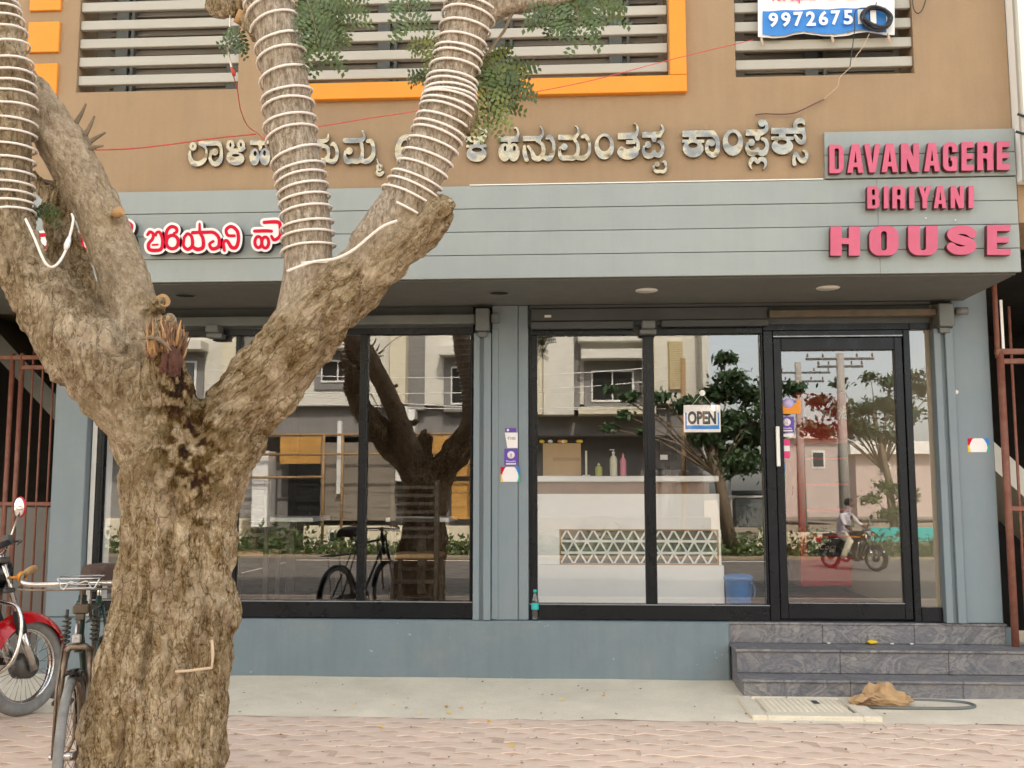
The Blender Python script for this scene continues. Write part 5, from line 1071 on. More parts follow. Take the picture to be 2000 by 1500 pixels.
# ------------------------------------------------------------------ motorcycles
def motorcycle(label, paint, tankc, grp=None):
    t = thing('motorcycle', label, 'motorcycle', group=grp); Rw = .295
    for ax, w in ((0, .040), (-1.27, .046)):
        q = MB(); q.ring((ax, 0, Rw), (0, 1, 0), Rw - w, w, 40, 10, flat=1.0); q.build('tyre', M['grey_rub'] if paint is M['red_paint'] else M['black_rub'], t)
        q = MB(); q.ring((ax, 0, Rw), (0, 1, 0), Rw - w * 1.9, .014, 40, 8, flat=1.7); rim = q.build('rim', M['chrome'], t)
        q = MB()
        for i in range(30):
            a = 2 * math.pi * i / 30; s_ = -1 if i % 2 else 1; q.cyl((ax + .05 * math.cos(a + .5 * s_), .03 * s_, Rw + .05 * math.sin(a + .5 * s_)), (ax + (Rw - .085) * math.cos(a), 0, Rw + (Rw - .085) * math.sin(a)), .002, 4)
        q.build('spokes', M['chrome'], rim)
        q = MB(); q.lathe((ax, 0, Rw), [(.02, -.06), (.075, -.05), (.078, .04), (.03, .06)], 20, 'y'); q.build('hub', M['dark_metal'], t)
    q = MB(); strip(q, arc((0, Rw), Rw + .034, R(-26), R(150), 26), .080, sag=.85); fd = q.build('front_fender', paint, t)
    q = MB(); strip(q, arc((0, Rw), Rw + .036, R(-46), R(-26.5), 6), .074, sag=.7); q.build('mudflap', M['dark_metal'], fd)
    q = MB(); strip(q, arc((-1.27, Rw), Rw + .05, R(10), R(165), 22), .075, sag=.5); q.build('rear_fender', paint, t)
    for s_ in (-1, 1):
        q = MB(); q.cyl((0, s_ * .085, Rw - .02), (-.10, s_ * .085, .55), .028, 12); q.cyl((-.10, s_ * .085, .54), (-.235, s_ * .085, .98), .018, 12); q.build('fork_leg', M['chrome'], t)
        q = MB(); q.tube([(-.09, s_ * .085, .50), (-.10, s_ * .085, .56), (-.125, s_ * .085, .64)], [.031, .033, .024], 10); q.build('fork_boot', M['black_rub'], t)
    q = MB(); q.box(-.28, -.19, -.12, .12, .93, .965, .01); q.box(-.24, -.15, -.115, .115, .75, .78, .01); q.cyl((-.19, 0, .74), (-.27, 0, .98), .03, 12); q.build('yoke', M['dark_metal'], t)
    q = MB(); q.lathe((-.20, 0, .87), [(.02, -.10), (.07, -.08), (.09, .0), (.092, .045), (.08, .055)], 22, 'x'); hl = q.build('headlight', M['black_gloss'], t)
    q = MB(); q.lathe((-.143, 0, .87), [(.001, .006), (.04, .005), (.078, -.003)][::-1], 22, 'x'); q.build('lens', M['silver'], hl)
    for s_ in (-1, 1):
        q = MB(); q.cyl((-.20, s_ * .09, .84), (-.19, s_ * .17, .84), .008, 6); q.add(*ball_vf((-.18, s_ * .19, .84), .032, 10, 8, (1.1, .8, 1)), True); q.build('indicator', M['orange'], t)
    q = MB(); q.tube([Vector(a) for a in spline([(-.52, -.36, 1.02), (-.44, -.34, 1.04), (-.30, -.22, 1.06), (-.245, -.10, .985), (-.245, .10, .985), (-.30, .22, 1.06), (-.44, .34, 1.04), (-.52, .36, 1.02)], 5)], .011, 8); hb = q.build('handlebar', M['chrome'], t)
    for s_ in (-1, 1):
        q = MB(); q.cyl((-.405, s_ * .33, 1.045), (-.525, s_ * .362, 1.018), .018, 10); q.build('grip', M['black_rub'], hb)
        q = MB(); q.tube([(-.36, s_ * .28, 1.05), (-.34, s_ * .36, 1.05), (-.42, s_ * .42, 1.03)], [.006, .008, .005], 6); q.box(-.40, -.35, s_ * .27, s_ * .32, 1.03, 1.09, .008); q.build('lever', M['dark_metal'], hb)
        q = MB(); q.tube([Vector(a) for a in spline([(-.36, s_ * .29, 1.06), (-.34, s_ * .31, 1.14), (-.35, s_ * .35, 1.20)], 4)], .006, 6); mi = q.build('mirror_stalk', M['chrome'], t)
        q = MB(); q.add(*ball_vf((-.352, s_ * .365, 1.245), .062, 18, 10, (.28, .75, 1.0)), True); q.build('mirror_shell', M['red_paint'] if paint is M['red_paint'] else M['black_gloss'], mi)
        q = MB(); q.add(*ball_vf((-.362, s_ * .365, 1.245), .058, 18, 10, (.28, .72, .98)), True); q.build('mirror_glass', M['mirror'], mi)
    q = MB(); vs = []; pr = [(-.27, .05, .06), (-.32, .11, .12), (-.45, .135, .16), (-.60, .13, .15), (-.72, .09, .10), (-.76, .06, .05)]
    for x, hw, hz in pr:
        for j in range(14):
            a = 2 * math.pi * j / 14; vs.append((x, hw * math.cos(a) * (1 if math.sin(a) > -.2 else .8), .80 + hz * math.sin(a) * .85))
    q.add(vs, [(i * 14 + j, i * 14 + (j + 1) % 14, (i + 1) * 14 + (j + 1) % 14, (i + 1) * 14 + j) for i in range(5) for j in range(14)], True); q.face(vs[:14]); q.face(vs[-14:]); tk = q.build('tank', tankc, t)
    q = MB(); q.box(-.68, -.30, -.137, -.125, .77, .81, .004); q.box(-.68, -.30, .125, .137, .77, .81, .004); q.build('stripe', M['orange'], tk)
    q = MB(); q.box(-1.42, -.72, -.13, .13, .76, .84, .03); q.build('seat', M['black_rub'], t)
    q = MB(); q.box(-1.18, -.86, -.15, .15, .50, .72, .04); q.build('side_panel', paint, t)
    q = MB(); q.cyl((-.20, 0, .74), (-.42, 0, .30), .022, 8); q.cyl((-.24, 0, .85), (-1.35, 0, .72), .02, 8); q.cyl((-.42, 0, .30), (-.95, 0, .28), .022, 8)
    for s_ in (-1, 1): q.cyl((-.85, s_ * .12, .33), (-1.27, s_ * .12, Rw), .02, 8); q.cyl((-1.25, s_ * .14, .34), (-1.15, s_ * .14, .70), .03, 10)
    q.build('frame', M['black_gloss'], t)
    q = MB(); q.box(-.86, -.42, -.13, .13, .26, .46, .04)
    for k in range(7): q.box(-.62 + .0 * k, -.42, -.085, .085, .47 + .028 * k, .482 + .028 * k, .004)
    q.box(-.60, -.44, -.065, .065, .46, .68, .01); q.lathe((-.66, .13, .36), [(.11, 0), (.11, .03), (.07, .045)], 20, 'y'); q.lathe((-.66, -.175, .36), [(.07, 0), (.11, .015), (.11, .045)], 20, 'y'); q.build('engine', M['dark_metal'], t)
    q = MB(); q.tube([Vector(a) for a in spline([(-.44, -.05, .60), (-.33, -.09, .52), (-.32, -.14, .35), (-.45, -.16, .24), (-.80, -.17, .24), (-1.0, -.18, .28)], 5)], .022, 10); q.tube([(-1.0, -.18, .28), (-1.05, -.18, .29), (-1.55, -.19, .40), (-1.57, -.19, .40)], [.03, .045, .045, .03], 12); q.build('exhaust', M['chrome'], t)
    for s_ in (-1, 1):
        q = MB(); q.tube([Vector(a) for a in spline([(-.30, s_ * .03, .72), (-.27, s_ * .14, .70), (-.26, s_ * .25, .66), (-.27, s_ * .28, .52), (-.32, s_ * .26, .36), (-.38, s_ * .14, .28), (-.44, s_ * .05, .27)], 5)], .013, 10); q.build('crash_guard', M['chrome'], t)
        q = MB(); q.cyl((-.82, s_ * .14, .25), (-.82, s_ * .27, .25), .014, 8); q.build('footrest', M['black_rub'], t)
    q = MB(); q.box(-1.66, -1.56, -.06, .06, .62, .72, .015); q.build('tail_light', M['red_acr'], t)
    q = MB(); q.tube([(-1.25, -.12, .86), (-1.5, -.12, .90), (-1.58, 0, .90), (-1.5, .12, .90), (-1.25, .12, .86)], .011, 8); q.build('grab_rail', M['chrome'], t)
    q = MB(); q.box(-.98, -.90, -.20, -.10, .20, .24, .01); q.cyl((-.94, .12, .25), (-.90, .28, .02), .012, 8); q.build('stand', M['dark_metal'], t)
    return t
mc = motorcycle('parked red motorcycle with chrome crash guard by the left gate', M['red_paint'], M['black_gloss'])
mp = P(50, 1310, -1.40); mc.location = (mp.x, mp.y, .0); mc.scale = (1.08,) * 3; mc.rotation_euler = (R(-4), 0, R(71))

# ------------------------------------------------------------------ inside the shop
CY = 1.0
ct = thing('reception_counter', 'white reception counter with triangle lattice band inside the right window', 'counter', (.4, CY, FZ))
def cx(px): return P(px, 1000, CY).x
q = MB(); q.box(-.45, cx(1403), CY - .08, CY + .55, Z_(941, CY), Z_(930, CY), .006); q.build('counter_top', M['white'], ct)
q = MB(); q.box(-.42, cx(1386), CY - .0, CY + .45, Z_(964, CY), Z_(941.5, CY)); q.build('brown_band', M['brown_wood'], ct)
q = MB(); q.box(-.42, cx(1405), CY - .02, CY + .45, Z_(1034, CY), Z_(964.5, CY), .004); q.box(-.42, cx(1094), CY - .02, CY + .45, Z_(1102, CY), Z_(1034, CY)); q.box(cx(1400), cx(1406), CY - .02, CY + .45, Z_(1102, CY), Z_(1034, CY)); q.box(-.42, cx(1410), CY - .05, CY + .45, FZ, Z_(1102.5, CY), .004); q.build('white_panel', M['white'], ct)
q = MB(); q.box(cx(1094), cx(1400), CY + .03, CY + .05, Z_(1102, CY), Z_(1034, CY)); q.build('lattice_back', M['shutter'], ct)
q = MB(); a, b, z0, z1 = cx(1094), cx(1400), Z_(1102, CY), Z_(1034, CY); hgt = (z1 - z0); rh = hgt / 3; w_ = rh * 2 / math.sqrt(3); th = .009
for k in range(4): q.box(a, b, CY - .012, CY + .012, z0 + rh * k - th * 1.15, z0 + rh * k + th * 1.15)
nseg = int((b - a) / w_) + 4
for k in range(-3, nseg):
    for sgn in (1, -1):
        x0 = a + k * w_; x1 = x0 + sgn * hgt / math.sqrt(3)
        t0, t1 = 0., 1.
        lo, hi = sorted(((a - x0) / (x1 - x0), (b - x0) / (x1 - x0))); t0, t1 = max(t0, lo), min(t1, hi)
        if t1 - t0 > .05:
            xa, za, xb, zb = x0 + (x1 - x0) * t0, z0 + hgt * t0, x0 + (x1 - x0) * t1, z0 + hgt * t1; q.prism([(xa - th, za), (xa + th, za), (xb + th, zb), (xb - th, zb)], CY - .0115, CY + .0115)
q.build('lattice', M['white'], ct)
q = MB()
for z in (z0 + .004, z1 - .004): q.box(a - .006, b + .006, CY - .026, CY - .021, z - .006, z + .006)
for x in (a, b): q.box(x - .006, x + .006, CY - .026, CY - .021, z0, z1)
q.build('gold_trim', M['tan_wood'], ct)
TZ = Z_(930, CY)
bxo = thing('cardboard_box', 'closed brown cardboard box at the left end of the counter', 'box', (cx(1110), 1.25, TZ))
q = MB(); q.box(cx(1060), cx(1136), 1.12, 1.42, TZ + .001, TZ + .30, .004); q.build('carton_body', M['carton'], bxo); q = MB(); q.box(cx(1080), cx(1134), 1.117, 1.1195, TZ + .14, TZ + .17); q.build('tape', M['tan_wood'], bxo)
gl_ = thing('flower_garland', 'yellow marigold garland lying on top of the cardboard box', 'garland', (cx(1100), 1.2, TZ + .3))
for px, mt in ((1058, 'yellow'), (1094, 'orange_pet'), (1101, 'white'), (1104, 'yellow'), (1135, 'yellow'), (1131, 'yellow'), (1075, 'white')):
    q = MB(); q.add(*ball_vf((cx(px), 1.15, TZ + .318), .020, 10, 7, (1.2, 1, .8)), True); q.build('flower', M[mt], gl_)
def bottle(label, px, h, r, mat, capm, y=1.08, pump=False):
    t = thing('pump_bottle' if pump else 'bottle', label, 'bottle', (cx(px), y, TZ)); z = TZ + .001
    q = MB(); q.lathe((cx(px), y, z), [(r * .9, 0), (r, .008), (r, h * .62), (r * .75, h * .74), (r * .35, h * .8), (r * .35, h * .86)], 16); q.build('body', mat, t)
    q = MB(); q.lathe((cx(px), y, z + h * .86), [(r * .42, 0), (r * .42, h * .07), (r * .15, h * .08), (r * .15, h * .14)], 12)
    if pump: q.box(cx(px) - .035, cx(px) + .012, y - .008, y + .008, z + h * .99, z + h * 1.03, .003)
    q.build('cap', capm, t); return t
bottle('white pump bottle in the middle of the counter', 1200, .235, .034, M['bottle_white'], M['white_plast'], pump=True)
bottle('tall pink bottle right of the pump bottle', 1219, .21, .028, M['bottle_pink'], M['bottle_pink'])
bottle('small clear bottle with lime label on the counter', 1171, .12, .032, M['lime'], M['white_plast'], y=1.12)
cu_ = thing('card_stand', 'thin upright cream card stand on the counter beside the box', 'stand', (cx(1146), 1.1, TZ)); q = MB(); q.box(cx(1144), cx(1148), 1.08, 1.10, TZ + .012, TZ + .23, .002); q.box(cx(1138), cx(1154), 1.06, 1.12, TZ + .001, TZ + .012, .002); q.build('post', M['bottle_white'], cu_)
mon = thing('monitor', 'black computer monitor turned backwards on the counter', 'monitor', (cx(1312), 1.3, TZ)); q = MB(); q.box(cx(1280), cx(1348), 1.30, 1.34, TZ + .06, TZ + .46, .008); q.box(cx(1295), cx(1330), 1.285, 1.30, TZ + .14, TZ + .34, .01); q.build('housing', M['black_gloss'], mon)
q = MB(); q.box(cx(1308), cx(1318), 1.29, 1.36, TZ + .01, TZ + .2, .004); q.box(cx(1296), cx(1330), 1.24, 1.42, TZ + .001, TZ + .011, .003); q.build('foot', M['black_gloss'], mon); q = MB(); q.box(cx(1297), cx(1312), 1.2825, 1.2845, TZ + .155, TZ + .20); q.build('paper_tag', M['white'], mon)
bn = thing('waste_bin', 'blue plastic bin with lid standing right of the counter', 'bin', (cx(1437), .95, FZ)); q = MB(); bxp = cx(1437); q.lathe((bxp, .95, FZ), [(.095, 0), (.105, .02), (.118, .235), (.122, .24)], 24); q.build('body', M['blue_plast'], bn); q = MB(); q.lathe((bxp, .95, FZ + .241), [(.126, 0), (.128, .025), (.10, .045), (.02, .052)], 24); q.build('lid', M['blue_plast'], bn); q = MB(); q.ring((bxp + .05, .84, FZ + .15), (.4, -1, 0), .085, .006, 16, 6, -.6, 1.2); q.build('handle', M['blue_plast'], bn)
# red drinks cooler
KYc = 2.45
ck = thing('drinks_cooler', 'tall red branded drinks cooler standing behind the glass door', 'cooler', (P(1605, 1000, KYc).x, KYc, FZ))
ka, kb_ = P(1560, 1000, KYc).x, P(1668, 1000, KYc).x
q = MB(); q.box(ka, kb_, KYc, KYc + .55, FZ + .05, FZ + 2.02, .01); q.build('cabinet', M['coke'], ck); q = MB(); q.box(ka + .07, kb_ - .03, KYc - .012, KYc - .002, FZ + .35, FZ + 1.50, .004); q.build('glass_door', M['dark_glass'], ck)
q = MB()
for k in range(4): q.box(ka + .08, kb_ - .04, KYc - .020, KYc - .013, FZ + .55 + .26 * k, FZ + .57 + .26 * k)
q.build('shelf', M['coke'], ck); q = MB(); q.box(ka, kb_, KYc - .03, KYc - .001, FZ + 1.53, FZ + 2.02, .006); hd = q.build('header', M['coke'], ck)
text('Coca-Cola', 'script_lettering', (ka + kb_) / 2 + .02, FZ + 1.74, KYc - .033, .15, M['white'], hd, width=(kb_ - ka) * .8, bold=.01, shear=.35)
text('Coca', 'script_lettering', (ka + kb_) / 2, FZ + .42, KYc - .016, .06, M['pink_wall'], ck, width=.16, shear=.35)
# dining tables and chairs in the left window
def dchair(label, x, y, rz):
    t = thing('wooden_chair', label, 'chair', group='dark wooden dining chairs')
    q = MB(); q.box(-.21, .21, -.20, .22, .43, .47, .01); q.build('seat', M['tan_wood'], t)
    for sx in (-1, 1):
        q = MB(); q.box(sx * .19 - .022, sx * .19 + .022, -.22, -.18, 0, 1.10, .006); q.build('back_post', M['dark_wood'], t); q = MB(); q.box(sx * .185 - .02, sx * .185 + .02, .17, .21, 0, .43, .005); q.build('leg', M['dark_wood'], t)
    for k in range(7):
        q = MB(); q.box(-.168, .168, -.21, -.19, .60 + .07 * k, .635 + .07 * k, .004); q.build('back_slat', M['dark_wood'], t)
    q = MB(); q.box(-.168, .168, -.205, -.185, .22, .26, .004); q.box(-.165, .165, .18, .20, .30, .34, .004); q.build('stretcher', M['dark_wood'], t)
    t.location = (x, y, FZ); t.rotation_euler = (0, 0, rz); return t
dchair('dark ladder back chair seen from behind in front of the white table', P(815, 1050, .75).x, .80, 0)
def dtable(label, x, y):
    t = thing('dining_table', label, 'table', group='white topped dining tables'); q = MB(); q.box(-.30, .30, -.35, .35, .72, .76, .004); q.build('table_top', M['white'], t)
    q = MB(); q.box(-.04, .04, -.04, .04, .03, .72); q.box(-.22, .22, -.22, .22, 0, .03, .005); q.build('pedestal', M['dark_wood'], t); t.location = (x, y, FZ)
dtable('white topped dining table behind the ladder back chair', P(815, 1015, 1.4).x, 1.75); dtable('white topped dining table nearer the left end of the window', P(550, 1015, 1.4).x, 1.75)
t = dchair('dark ladder back chair left of the white table near the trunk', P(500, 1050, 1.2).x, 1.1, 0)

# ------------------------------------------------------------------ stickers, OPEN sign, bottle and small things on the front
def card(name, px0, py0, px1, py1, Y, mat, parent=None, skew=0, th=.002):
    a, b = P(px0, py0, Y), P(px1, py1, Y); q = MB(); q.add([(a.x, Y, a.z), (b.x, Y, a.z), (b.x, Y, b.z), (a.x + skew, Y, b.z), (a.x, Y + th, a.z), (b.x, Y + th, a.z), (b.x, Y + th, b.z), (a.x + skew, Y + th, b.z)], [(0, 3, 2, 1), (4, 5, 6, 7), (0, 1, 5, 4), (1, 2, 6, 5), (2, 3, 7, 6), (3, 0, 4, 7)]); return q.build(name, mat, parent)
def disc(name, px, py, r, Y, mat, parent=None):
    c = P(px, py, Y); q = MB(); q.lathe(c, [(.0005, -.001), (r, -.001), (r, .0), (.0005, .0)], 24, 'y'); return q.build(name, mat, parent)
def four_corner(label, px0, py0, px1, py1, Y):
    t = thing('payment_sticker', label, 'sticker', P((px0 + px1) / 2, (py0 + py1) / 2, Y)); mx, my = (px0 + px1) / 2, (py0 + py1) / 2
    for nm, b, mt in (('red_corner', (px0, py0, mx, my), 'red_acr'), ('blue_corner', (mx, py0, px1, my), 'sky_print'), ('yellow_corner', (px0, my, mx, py1), 'yellow'), ('green_corner', (mx, my, px1, py1), 'green_print')): card(nm, *b, Y, M[mt], t)
    a, b = P(px0, py0, Y - .002), P(px1, py1, Y - .002); w = b.x - a.x; h = a.z - b.z
    poly = [(a.x + w * u, b.z + h * v) for u, v in ((.14, 0), (.86, 0), (.93, .3), (.90, .6), (.78, .92), (.70, 1), (.30, 1), (.22, .92), (.10, .6), (.07, .3))]; q = MB(); q.prism(poly, Y - .002, Y - .0005); q.build('white_face', M['white_acr'], t); return t
CF = -.0595
s1 = thing('offer_sticker', 'white sticker with purple header high on the grey column', 'sticker', P(1000, 855, CF)); card('header', 987, 836, 1008, 844, CF, M['purple'], s1); card('paper', 986, 845, 1011, 875, CF, M['white_acr'], s1, skew=.02)
c = P(999, 859, CF); text('₹100', 'printed_price', c.x, c.z, CF - .0012, .024, M['ink'], s1, width=.062); disc('logo', 992, 840, .010, CF - .0012, M['white_acr'], s1)
def wallet(label, px, py, Y, w=26, h=33):
    t = thing('payment_sticker', label, 'sticker', P(px, py, Y)); card('panel', px - w / 2, py - h / 2, px + w / 2, py + h / 2, Y, M['purple'], t); disc('badge', px, py - h * .14, .030, Y - .0012, M['white_acr'], t); c = P(px, py - h * .14 + 4, Y); text('पे', 'logo', c.x, c.z, Y - .0032, .028, M['purple'], t)
    c = P(px, py + h * .30, Y); text('PhonePe', 'printed_name', c.x, c.z, Y - .0012, .016, M['white_acr'], t, width=.075); card('strip', px - w * .38, py + h * .36, px + w * .38, py + h * .43, Y - .0012, M['white_acr'], t, th=.001); return t
wallet('purple payment sticker with round white badge on the grey column', 998, 893, CF)
four_corner('white payment sticker with four coloured corners on the grey column', 978, 912, 1015, 941, CF)
four_corner('white payment sticker with four coloured corners on the right pillar', 1890, 856, 1932, 883, -.0525)
GF = GY - .004
s2 = thing('delivery_sticker', 'orange sticker at the top of the stack on the door glass', 'sticker', P(1543, 795, GF)); card('orange_panel', 1523, 781, 1564, 808, GF, M['orange'], s2); card('blue_strip', 1524, 782, 1556, 787, GF - .0012, M['sky_print'], s2, th=.001); a = P(1540, 790, GF); q = MB(); q.lathe((a.x, GF - .001, a.z + .012), [(.0005, -.001), (.042, -.001), (.042, 0), (.0005, 0)], 20, 'y'); q.build('pale_dome', M['lilac'], s2)
wallet('purple payment sticker on the door glass below the orange one', 1537, 829, GF, 29, 31)
s3 = thing('delivery_sticker', 'rose and white sticker at the foot of the stack on the door glass', 'sticker', P(1535, 876, GF)); card('rose_top', 1523, 858, 1543, 870, GF, M['rose'], s3); card('white_mid', 1523, 870.5, 1543, 881, GF, M['white_acr'], s3); card('rose_foot', 1523, 881.5, 1543, 895, GF, M['rose'], s3)
s4 = thing('paper_sticker', 'narrow white sticker under the purple one on the door glass', 'sticker', P(1536, 850, GF)); card('paper', 1523, 847, 1550, 853, GF, M['white_acr'], s4)
s5 = thing('small_sticker', 'blue and green sticker low beside the door handle', 'sticker', P(1530, 922, GF)); card('blue_panel', 1524, 905, 1534, 920, GF, M['sky_print'], s5); card('green_panel', 1524, 920.5, 1534, 940, GF, M['green_print'], s5)
op = thing('open_sign', 'white and blue OPEN sign hanging inside the right window', 'sign', P(1371, 818, GY + .03)); OY = GY + .03
a, b = P(1335, 791, OY), P(1408, 844, OY); q = MB(); q.box(a.x, b.x, OY, OY + .006, b.z, a.z, .002); q.build('board', M['white_acr'], op)
card('blue_frame', 1338, 806, 1405, 838, OY - .002, M['sky_print'], op); card('white_plate', 1341, 799, 1402, 830.5, OY - .004, M['white_acr'], op)
c = P(1371, 829, OY - .006); text('OPEN', 'open_lettering', c.x, c.z, OY - .0065, .107, M['ink'], op, width=.225, bold=.045)
q = MB(); hk = P(1371, 768, OY); q.cyl(hk, P(1352, 791, OY), .0015, 5); q.cyl(hk, P(1390, 791, OY), .0015, 5); q.build('string', M['white_plast'], op); q = MB(); q.lathe((hk.x, GY + .006, hk.z), [(.024, 0), (.02, .006), (.008, .014)], 20, 'y'); q.build('suction_cup', M['white_acr'], op)
wb = thing('water_bottle', 'clear plastic water bottle with teal label on the ledge beside the column', 'bottle', P(1045, 1206, -.045)); bx0 = P(1045, 1206, -.045); br = .029
q = MB(); q.lathe((bx0.x, -.042, FZ + .001), [(br * .8, 0), (br, .01), (br * .93, .03), (br, .045), (br * .93, .06), (br, .075), (br, .115), (br, .15), (br * .85, .175), (br * .42, .205), (br * .4, .215)], 20); q.build('body', M['clear'], wb)
q = MB(); q.lathe((bx0.x, -.042, FZ + .001), [(br * 1.02, .085), (br * 1.03, .09), (br * 1.03, .128), (br * 1.02, .132)], 20); q.build('label_wrap', M['teal'], wb); q = MB(); q.lathe((bx0.x, -.042, FZ + .2165), [(br * .46, 0), (br * .46, .018), (br * .4, .021)], 16); q.build('cap', M['teal'], wb)
dk = thing('doorbell_cap', 'small white socket cap on the right pillar', 'fitting', P(1867, 766, -.055)); q = MB(); c = P(1867, 766, -.052); q.lathe(c, [(.018, 0), (.018, -.01), (.008, -.016)][::-1], 14, 'y'); q.build('cap', M['white_plast'], dk)
fl = thing('yellow_flower', 'yellow flower lying on the top granite tread', 'flower', (P(1703, 1243, -.06).x, -.06, .312))
for k in range(9):
    a = 2 * math.pi * k / 9; q = MB(); q.add(*ball_vf((fl.location.x + .022 * math.cos(a), -.06 + .022 * math.sin(a), .326 + .004 * (k % 3)), .016, 8, 5, (1.2, 1, .6)), True); q.build('petal', M['yellow'], fl)
for px, py in ((1618, 1239), (1742, 1240), (1780, 1242)):
    c = P(px, py, -.055); q = MB(); q.add(*ball_vf((c.x, -.055, .318), .012, 8, 5, (1.3, 1, .5)), True); tag(q.build('petal_heap', M['white']), {1618: 'small white petals left of the yellow flower', 1742: 'small white petals just right of the yellow flower', 1780: 'small white petals farthest right on the top tread'}[px], 'petals')
# manhole and drain on the concrete
mh = thing('manhole_cover', 'square concrete manhole with textured lid before the steps', 'manhole cover', (1.55, -.9, 0)); f0, f1, g0, g1 = 1.17, 2.0, -1.26, -.62
q = MB(); q.box(f0, f0 + .10, g0, g1, -.05, .030, .008); q.box(f1 - .12, f1, g0, g1, -.05, .030, .008); q.box(f0 + .10, f1 - .12, g0, g0 + .12, -.05, .029, .008); q.box(f0 + .10, f1 - .12, g1 - .04, g1, -.05, .029, .008); q.build('frame', M['apron'], mh)
q = MB(); q.box(f0 + .128, f1 - .150, g0 + .124, g1 - .045, -.05, .026, .004)
for i in range(14):
    for j in range(12): q.box(f0 + .16 + .037 * i, f0 + .18 + .037 * i, g0 + .15 + .036 * j, g0 + .166 + .036 * j, .026, .0285)
q.build('lid', M['apron'], mh); q = MB(); q.box(f0 + .101, f1 - .121, g0 + .121, g1 - .041, -.05, .006); q.build('gap', M['hole'], mh)
q = MB(); q.box(1.66, 1.70, -.86, -.76, .026, .030, .001); q.build('lifting_slot', M['shutter_dark'], mh)
dr = thing('drain_cover', 'oval rimmed drain cover on the concrete beside the paper sack', 'drain cover', (2.35, -.78, 0)); q = MB(); c = G0 = P(1815, 1376, -.80)
pts = [(2.33 + .42 * (abs(math.cos(a)) ** .7) * (1 if math.cos(a) > 0 else -1), -.79 + .135 * (abs(math.sin(a)) ** .8) * (1 if math.sin(a) > 0 else -1), .018) for a in [2 * math.pi * k / 40 for k in range(41)]]; q.tube(pts, .011, 8, cap=False); q.build('rim', M['shutter'], dr); q = MB(); q.face([(p[0], p[1], .012) for p in pts[:-1]]); q.build('plate', M['apron'], dr)
# crumpled paper sack
sk = thing('paper_sack', 'crumpled brown paper sack lying before the granite steps', 'sack', (2.13, -.80, 0)); q = MB(); vs, fs = ball_vf((0, 0, 0), 1, 22, 14, (1, 1, 1)); rs = random.Random(3); out = []
va = np.array(vs); nz = fbm(va * 2.2 + 7, 3, 77); nz2 = fbm(va * 5 + 3, 2, 12)
for (x, y, z), n_, m_ in zip(vs, nz, nz2):
    k = .55 + .85 * n_ + .55 * abs(m_ - .44); px_ = x * .185 * k; out.append((2.13 + px_ + .02, -.82 + y * .12 * k, .012 + max(0, (z * .62 + .45)) * .145 * k * (1 - .4 * abs(x))))
q.add(out, fs, False); q.build('crumpled_body', M['burlap'], sk, fixn=False)
q = MB(); vs, fs = ball_vf((1.99, -.86, .05), .06, 12, 8, (1.5, .8, .7)); q.add([(x + .02 * math.sin(z * 90), y, z + .012 * math.sin(x * 120)) for x, y, z in vs], fs, False); q.build('fold', M['burlap'], sk, fixn=False)
q = MB()
for k in range(5): q.tube([(1.93 + .025 * k, -.90, .03 + .012 * k), (1.98 + .02 * k, -.93 + .01 * k, .045 + .012 * k), (2.04 + .02 * k, -.94, .03 + .01 * k)], [.006, .010, .004], 6, flat=.4)
q.build('tear', M['brown_wood'], sk)
# litter: fallen petals and leaf bits
def litter(name, pts, mats, r):
    q = MB(); rr = random.Random(len(pts))
    for px, py in pts:
        d = ray(px, py); t = (-CAM.z + .012) / d.z; c = CAM + d * t; a = rr.uniform(0, 6.28); rad = r * rr.uniform(.6, 1.4); z = .012 + .05 * max(0, min(1, (c.y + 1.0))) 
        q.face([(c.x + rad * math.cos(a + k * 1.2566) * (1.5 if k % 2 else 1), c.y + rad * math.sin(a + k * 1.2566), z + rr.uniform(0, .010)) for k in range(5)])
    o = q.build(name, mats, None, fixn=False); o['kind'] = 'stuff'
yp = [(745, 1420), (770, 1377), (872, 1378), (876, 1392), (903, 1381), (945, 1373), (952, 1393), (1000, 1457), (1002, 1413), (955, 1409), (440, 1385), (480, 1400), (1180, 1362), (1100, 1370), (1395, 1411), (930, 1404), (45, 1421), (690, 1380), (820, 1395)]
litter('fallen_petals', yp, M['yellow'], .013); litter('fallen_orange_petals', [(872, 1379), (900, 1383), (1178, 1364), (955, 1410)], M['orange_pet'], .011)
rl = random.Random(8); litter('leaf_litter', [(rl.uniform(450, 1990), rl.uniform(1335, 1498)) for _ in range(150)] + [(1245, 1330), (1180, 1450), (620, 1385), (640, 1401), (520, 1487), (1240, 1406), (1100, 1421), (1017, 1420), (1060, 1404)] , M['twig'], .007)

